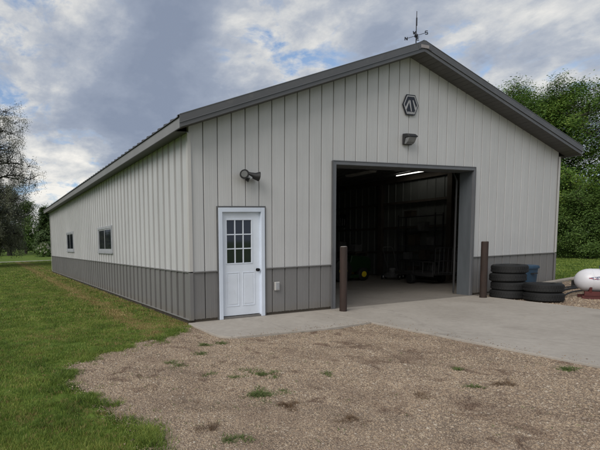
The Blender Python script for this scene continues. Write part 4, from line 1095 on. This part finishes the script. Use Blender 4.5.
# ------------------------------------------------------------------ trees
def leaves_np(C, per, spread, size, flat=1.0, droop=0.0, seed=0):
    r = np.random.default_rng(seed)
    k = len(C)*per
    c = np.repeat(C, per, 0) + r.normal(0, 1, (k, 3))*np.array([spread, spread, spread*flat])
    if droop: c[:, 2] -= np.abs(r.exponential(droop, k))
    ctr = C.mean(0)*np.array([1, 1, 0.8]); o_ = c-ctr; o_ /= np.linalg.norm(o_, axis=1)[:, None]+1e-9
    nn = o_*0.75+np.array([0, 0, 0.55])+r.normal(0, 0.42, (k, 3)); nn /= np.linalg.norm(nn, axis=1)[:, None]
    a = np.cross(nn, r.normal(0, 1, (k, 3))); a /= np.linalg.norm(a, axis=1)[:, None]+1e-9
    b_ = np.cross(a, nn); b_ /= np.linalg.norm(b_, axis=1)[:, None]+1e-9
    s = size*r.uniform(0.55, 1.35, (k, 1))
    V = np.stack([c-a*s, c+b_*s*0.5, c+a*s, c-b_*s*0.5], 1).reshape(-1, 3)
    return V, (np.arange(k)*4)[:, None]+np.arange(4)
def tree(name, lab, cat, group, loc, H, Rad, seed, lm, bm_, low=0.2, top=1.0, nlimb=26, leaf=0.3, per=26, spread=0.9, droop=0.0, flat=0.8, asp=0.0, shape='round', trunk_r=None, sub=5, lean=(0, 0), ntw=3):
    r = random.Random(seed)
    t = thing(name, loc, lab, cat, group)
    tr_ = trunk_r or H*0.022
    mb = MB(); C = []
    npt = 10
    pts = []
    for i in range(npt):
        f = i/(npt-1); pts.append(Vector((lean[0]*f*H+r.uniform(-1, 1)*H*0.012*f, lean[1]*f*H+r.uniform(-1, 1)*H*0.012*f, H*0.92*f-0.3*(i == 0))))
    mb.tube(pts, [tr_*(1.25 if i == 0 else 1)*(1-0.88*i/(npt-1)) for i in range(npt)], 9)
    lb = MB()
    for i in range(nlimb):
        f = low+(0.93-low)*((i+r.random())/nlimb)
        k = f*(npt-1); p = pts[int(k)].lerp(pts[min(int(k)+1, npt-1)], k-int(k))
        g = (f-low)/(1-low)
        if shape == 'round': rad = Rad*(math.sin(pi*min(1, 0.18+0.80*g))**0.6)
        elif shape == 'cone': rad = Rad*(1-g)**0.8+0.3
        elif shape == 'spread': rad = Rad*(0.9-0.35*abs(g-0.45))
        rad *= r.uniform(0.72, 1.12)
        a = i*2.399+r.uniform(-0.4, 0.4)
        up = {'round': 0.25+0.6*g, 'cone': -0.05, 'spread': 0.35+0.3*g}[shape]
        L_ = rad
        d = Vector((cos(a), sin(a), up)).normalized()
        P = [p]; segs = 5
        for s_ in range(segs):
            d2 = (d+Vector((r.uniform(-.25, .25), r.uniform(-.25, .25), r.uniform(-.1, .25) if not droop else 0.12-0.22*s_))).normalized()
            P.append(P[-1]+d2*L_/segs)
        r0 = tr_*(1-0.85*f)*0.55+0.02
        lb.tube(P, [r0*(1-0.85*j/segs) for j in range(segs+1)], 6)
        for j in range(1, segs+1):
            for q in range(sub):
                w = Vector((r.uniform(-1, 1), r.uniform(-1, 1), r.uniform(-0.5, 0.9))).normalized()*L_*r.uniform(0.10, 0.30)
                e_ = P[j]+w
                if q < ntw: lb.tube([P[j], P[j]+w*0.55+Vector((0, 0, 0.1)), e_], [r0*0.25+0.01, r0*0.15+0.01, 0.01], 4, caps=False)
                C.append(e_)
                if droop:
                    wx_, wy_, dl = r.uniform(-.5, .5), r.uniform(-.5, .5), droop*r.uniform(0.5, 1.4)
                    lb.tube([e_, e_+Vector((wx_*0.7, wy_*0.7, -dl*0.9)), e_+Vector((wx_, wy_, -dl*2))], [0.028, 0.02, 0.012], 3, caps=False)
                    for h in range(5): C.append(e_+Vector((wx_*h/4, wy_*h/4, -dl*2*h/4)))
    mb.build('trunk', bm_, t, smooth=True, local=True)
    lb.build('limbs', bm_, t, local=True)
    C = np.array([tuple(c) for c in C])
    C = C[C[:, 2] > H*low*0.6]
    V, Fc = leaves_np(C, per, spread, leaf, flat, 0, seed)
    npmesh('crown', V, Fc, lm, t)
    return t
def place(src, loc, sc, rz, lab):
    c = copy_tree(src); c.location = Vector(loc)*S; c.scale = (sc, sc, sc); c.rotation_euler = (0, 0, rz); c['label'] = lab
    return c
GR = 'trees beyond the right lawn'
ta = tree('deciduous_tree', 'broad bright green tree rising just right of the gable corner', 'tree', GR, (101, 34, GZ), 36, 13.5, 11, M_LEAFG, M_BARK, low=0.10, nlimb=48, leaf=0.18, per=150, spread=0.82)
place(ta, (104, 17, GZ), 1.04, 2.1, 'tall green tree at the right edge of the picture behind the tank')
place(ta, (106, 51, GZ), 1.12, 4.0, 'green tree whose top shows above the roof slope near the gable')
place(ta, (115, 0, GZ), 1.1, 1.0, 'green tree farthest to the right beyond the lawn')
place(ta, (128, 82, GZ), 1.15, 5.0, 'green tree farthest back behind the barn roof')
tb = tree('understory_tree', 'low dense green sapling at the foot of the trees beside the barn corner', 'tree', 'low saplings under the right trees', (93, 32, GZ), 13, 6.5, 23, M_LEAFM, M_BARK, low=0.03, nlimb=26, leaf=0.18, per=70, spread=0.65)
place(tb, (92, 23, GZ), 0.9, 1.4, 'low green sapling behind the fuel tank under the tall trees')
place(tb, (94, 13, GZ), 1.05, 3.3, 'low green sapling right of the tank at the picture edge')
place(tb, (99, 42, GZ), 1.1, 2.3, 'low green sapling hidden mostly behind the barn corner')
place(tb, (97, 2, GZ), 1.0, 0.3, 'low green sapling outside right of the tank')
# left: dark drooping tree, its trunk just outside the picture
tree('drooping_tree', 'nearest dark feathery tree with drooping twigs at the left edge', 'tree', None, (-13.5, 98, GZ), 46, 17.5, 5, M_LEAFD, M_BARKD, low=0.10, nlimb=60, leaf=0.155, per=26, spread=0.55, droop=1.5, ntw=6, shape='spread', trunk_r=1.1, sub=5)
GL = 'trees beyond the road on the left'
tc_ = tree('dark_tree', 'dark trunked tree standing beyond the road left of the barn', 'tree', GL, (-13.0, 268, GZ), 52, 13, 31, M_LEAFD, M_BARKD, low=0.10, nlimb=34, leaf=0.34, per=6, spread=1.0, trunk_r=1.5, droop=2.0, shape='spread')
place(tc_, (0.5, 262, GZ), 0.95, 1.9, 'dark tree with a thick trunk beyond the road nearest to the barn')
place(tc_, (-34, 280, GZ), 1.0, 3.9, 'dark tree beyond the road outside the left edge')
td = tree('green_tree', 'mid green tree beyond the road between dark trunks and barn', 'tree', GL, (16, 330, GZ), 44, 15, 41, M_LEAFM, M_BARK, low=0.06, nlimb=30, leaf=0.7, per=16, spread=1.6)
place(td, (38, 345, GZ), 0.95, 1.0, 'mid green tree far beyond the road touching the barn edge')
place(td, (-8, 350, GZ), 0.85, 2.0, 'mid green tree far behind the dark trunks')
place(td, (-36, 345, GZ), 0.9, 3.0, 'mid green tree far away at the left edge')
place(td, (-70, 350, GZ), 1.0, 4.2, 'mid green tree far away outside the left edge')
place(td, (70, 360, GZ), 1.0, 5.2, 'mid green tree hidden behind the barn far away')
te = tree('conifer_tree', 'dark conifer beside the far corner of the barn', 'tree', None, (20.5, 240, GZ), 33, 8, 51, M_LEAFC, M_BARKD, low=0.03, nlimb=70, leaf=0.5, per=12, spread=0.9, shape='cone', sub=4, flat=0.5)
# hydrangea by the far end
hb = thing('hydrangea_bush', (14.2, 196, GZ), 'round bush with pale blooms just left of the far barn corner', 'bush')
C = []
for k in range(240):
    a, e_ = random.uniform(0, 2*pi), random.uniform(0, pi/2); q = random.uniform(0.6, 1.0)
    C.append((4.1*cos(a)*cos(e_)*q, 4.1*sin(a)*cos(e_)*q, 0.3+6.2*sin(e_)*q))
V, Fc = leaves_np(np.array(C), 26, 0.45, 0.32, 1, 0, 3); npmesh('foliage', V, Fc, M_LEAFM, hb)
C2 = []
for k in range(70):
    a, e_ = random.uniform(0, 2*pi), random.uniform(0.25, pi/2)
    C2.append((4.3*cos(a)*cos(e_), 4.3*sin(a)*cos(e_), 0.3+6.5*sin(e_)))
V, Fc = leaves_np(np.array(C2), 22, 0.24, 0.16, 1, 0, 4); npmesh('bloom', V, Fc, M_FLOWER, hb)
b = MB(); b.tube([(0, 0, 0), (0.1, 0, 1.6)], 0.15, 6); b.tube([(0, 0, 0), (0.8, 0.4, 1.6)], 0.1, 6); b.build('stem', M_BARKD, hb, local=True)
# far woods closing the horizon
r = np.random.default_rng(9)
C = []
for (x0, y0, x1, y1, n_, h) in ((-420, 520, 260, 560, 900, 34), (240, 500, 420, 60, 700, 36), (150, 110, 420, 60, 250, 34), (420, 60, 380, -300, 500, 34), (-420, 520, -520, -100, 500, 34)):
    t = r.uniform(0, 1, n_); w = r.normal(0, 9, (n_, 2))
    hh = h*(0.75+0.25*np.sin(t*41)*np.sin(t*17+1))
    C.append(np.stack([x0+(x1-x0)*t+w[:, 0], y0+(y1-y0)*t+w[:, 1], r.uniform(0.02, 1, n_)*hh], 1))
V, Fc = leaves_np(np.concatenate(C), 30, 4.2, 1.9, 0.8, 0, 8)
V[:, 2] = np.maximum(V[:, 2], GZ)
tag(npmesh('distant_woods', V, Fc, M_LEAFM), kind='stuff')
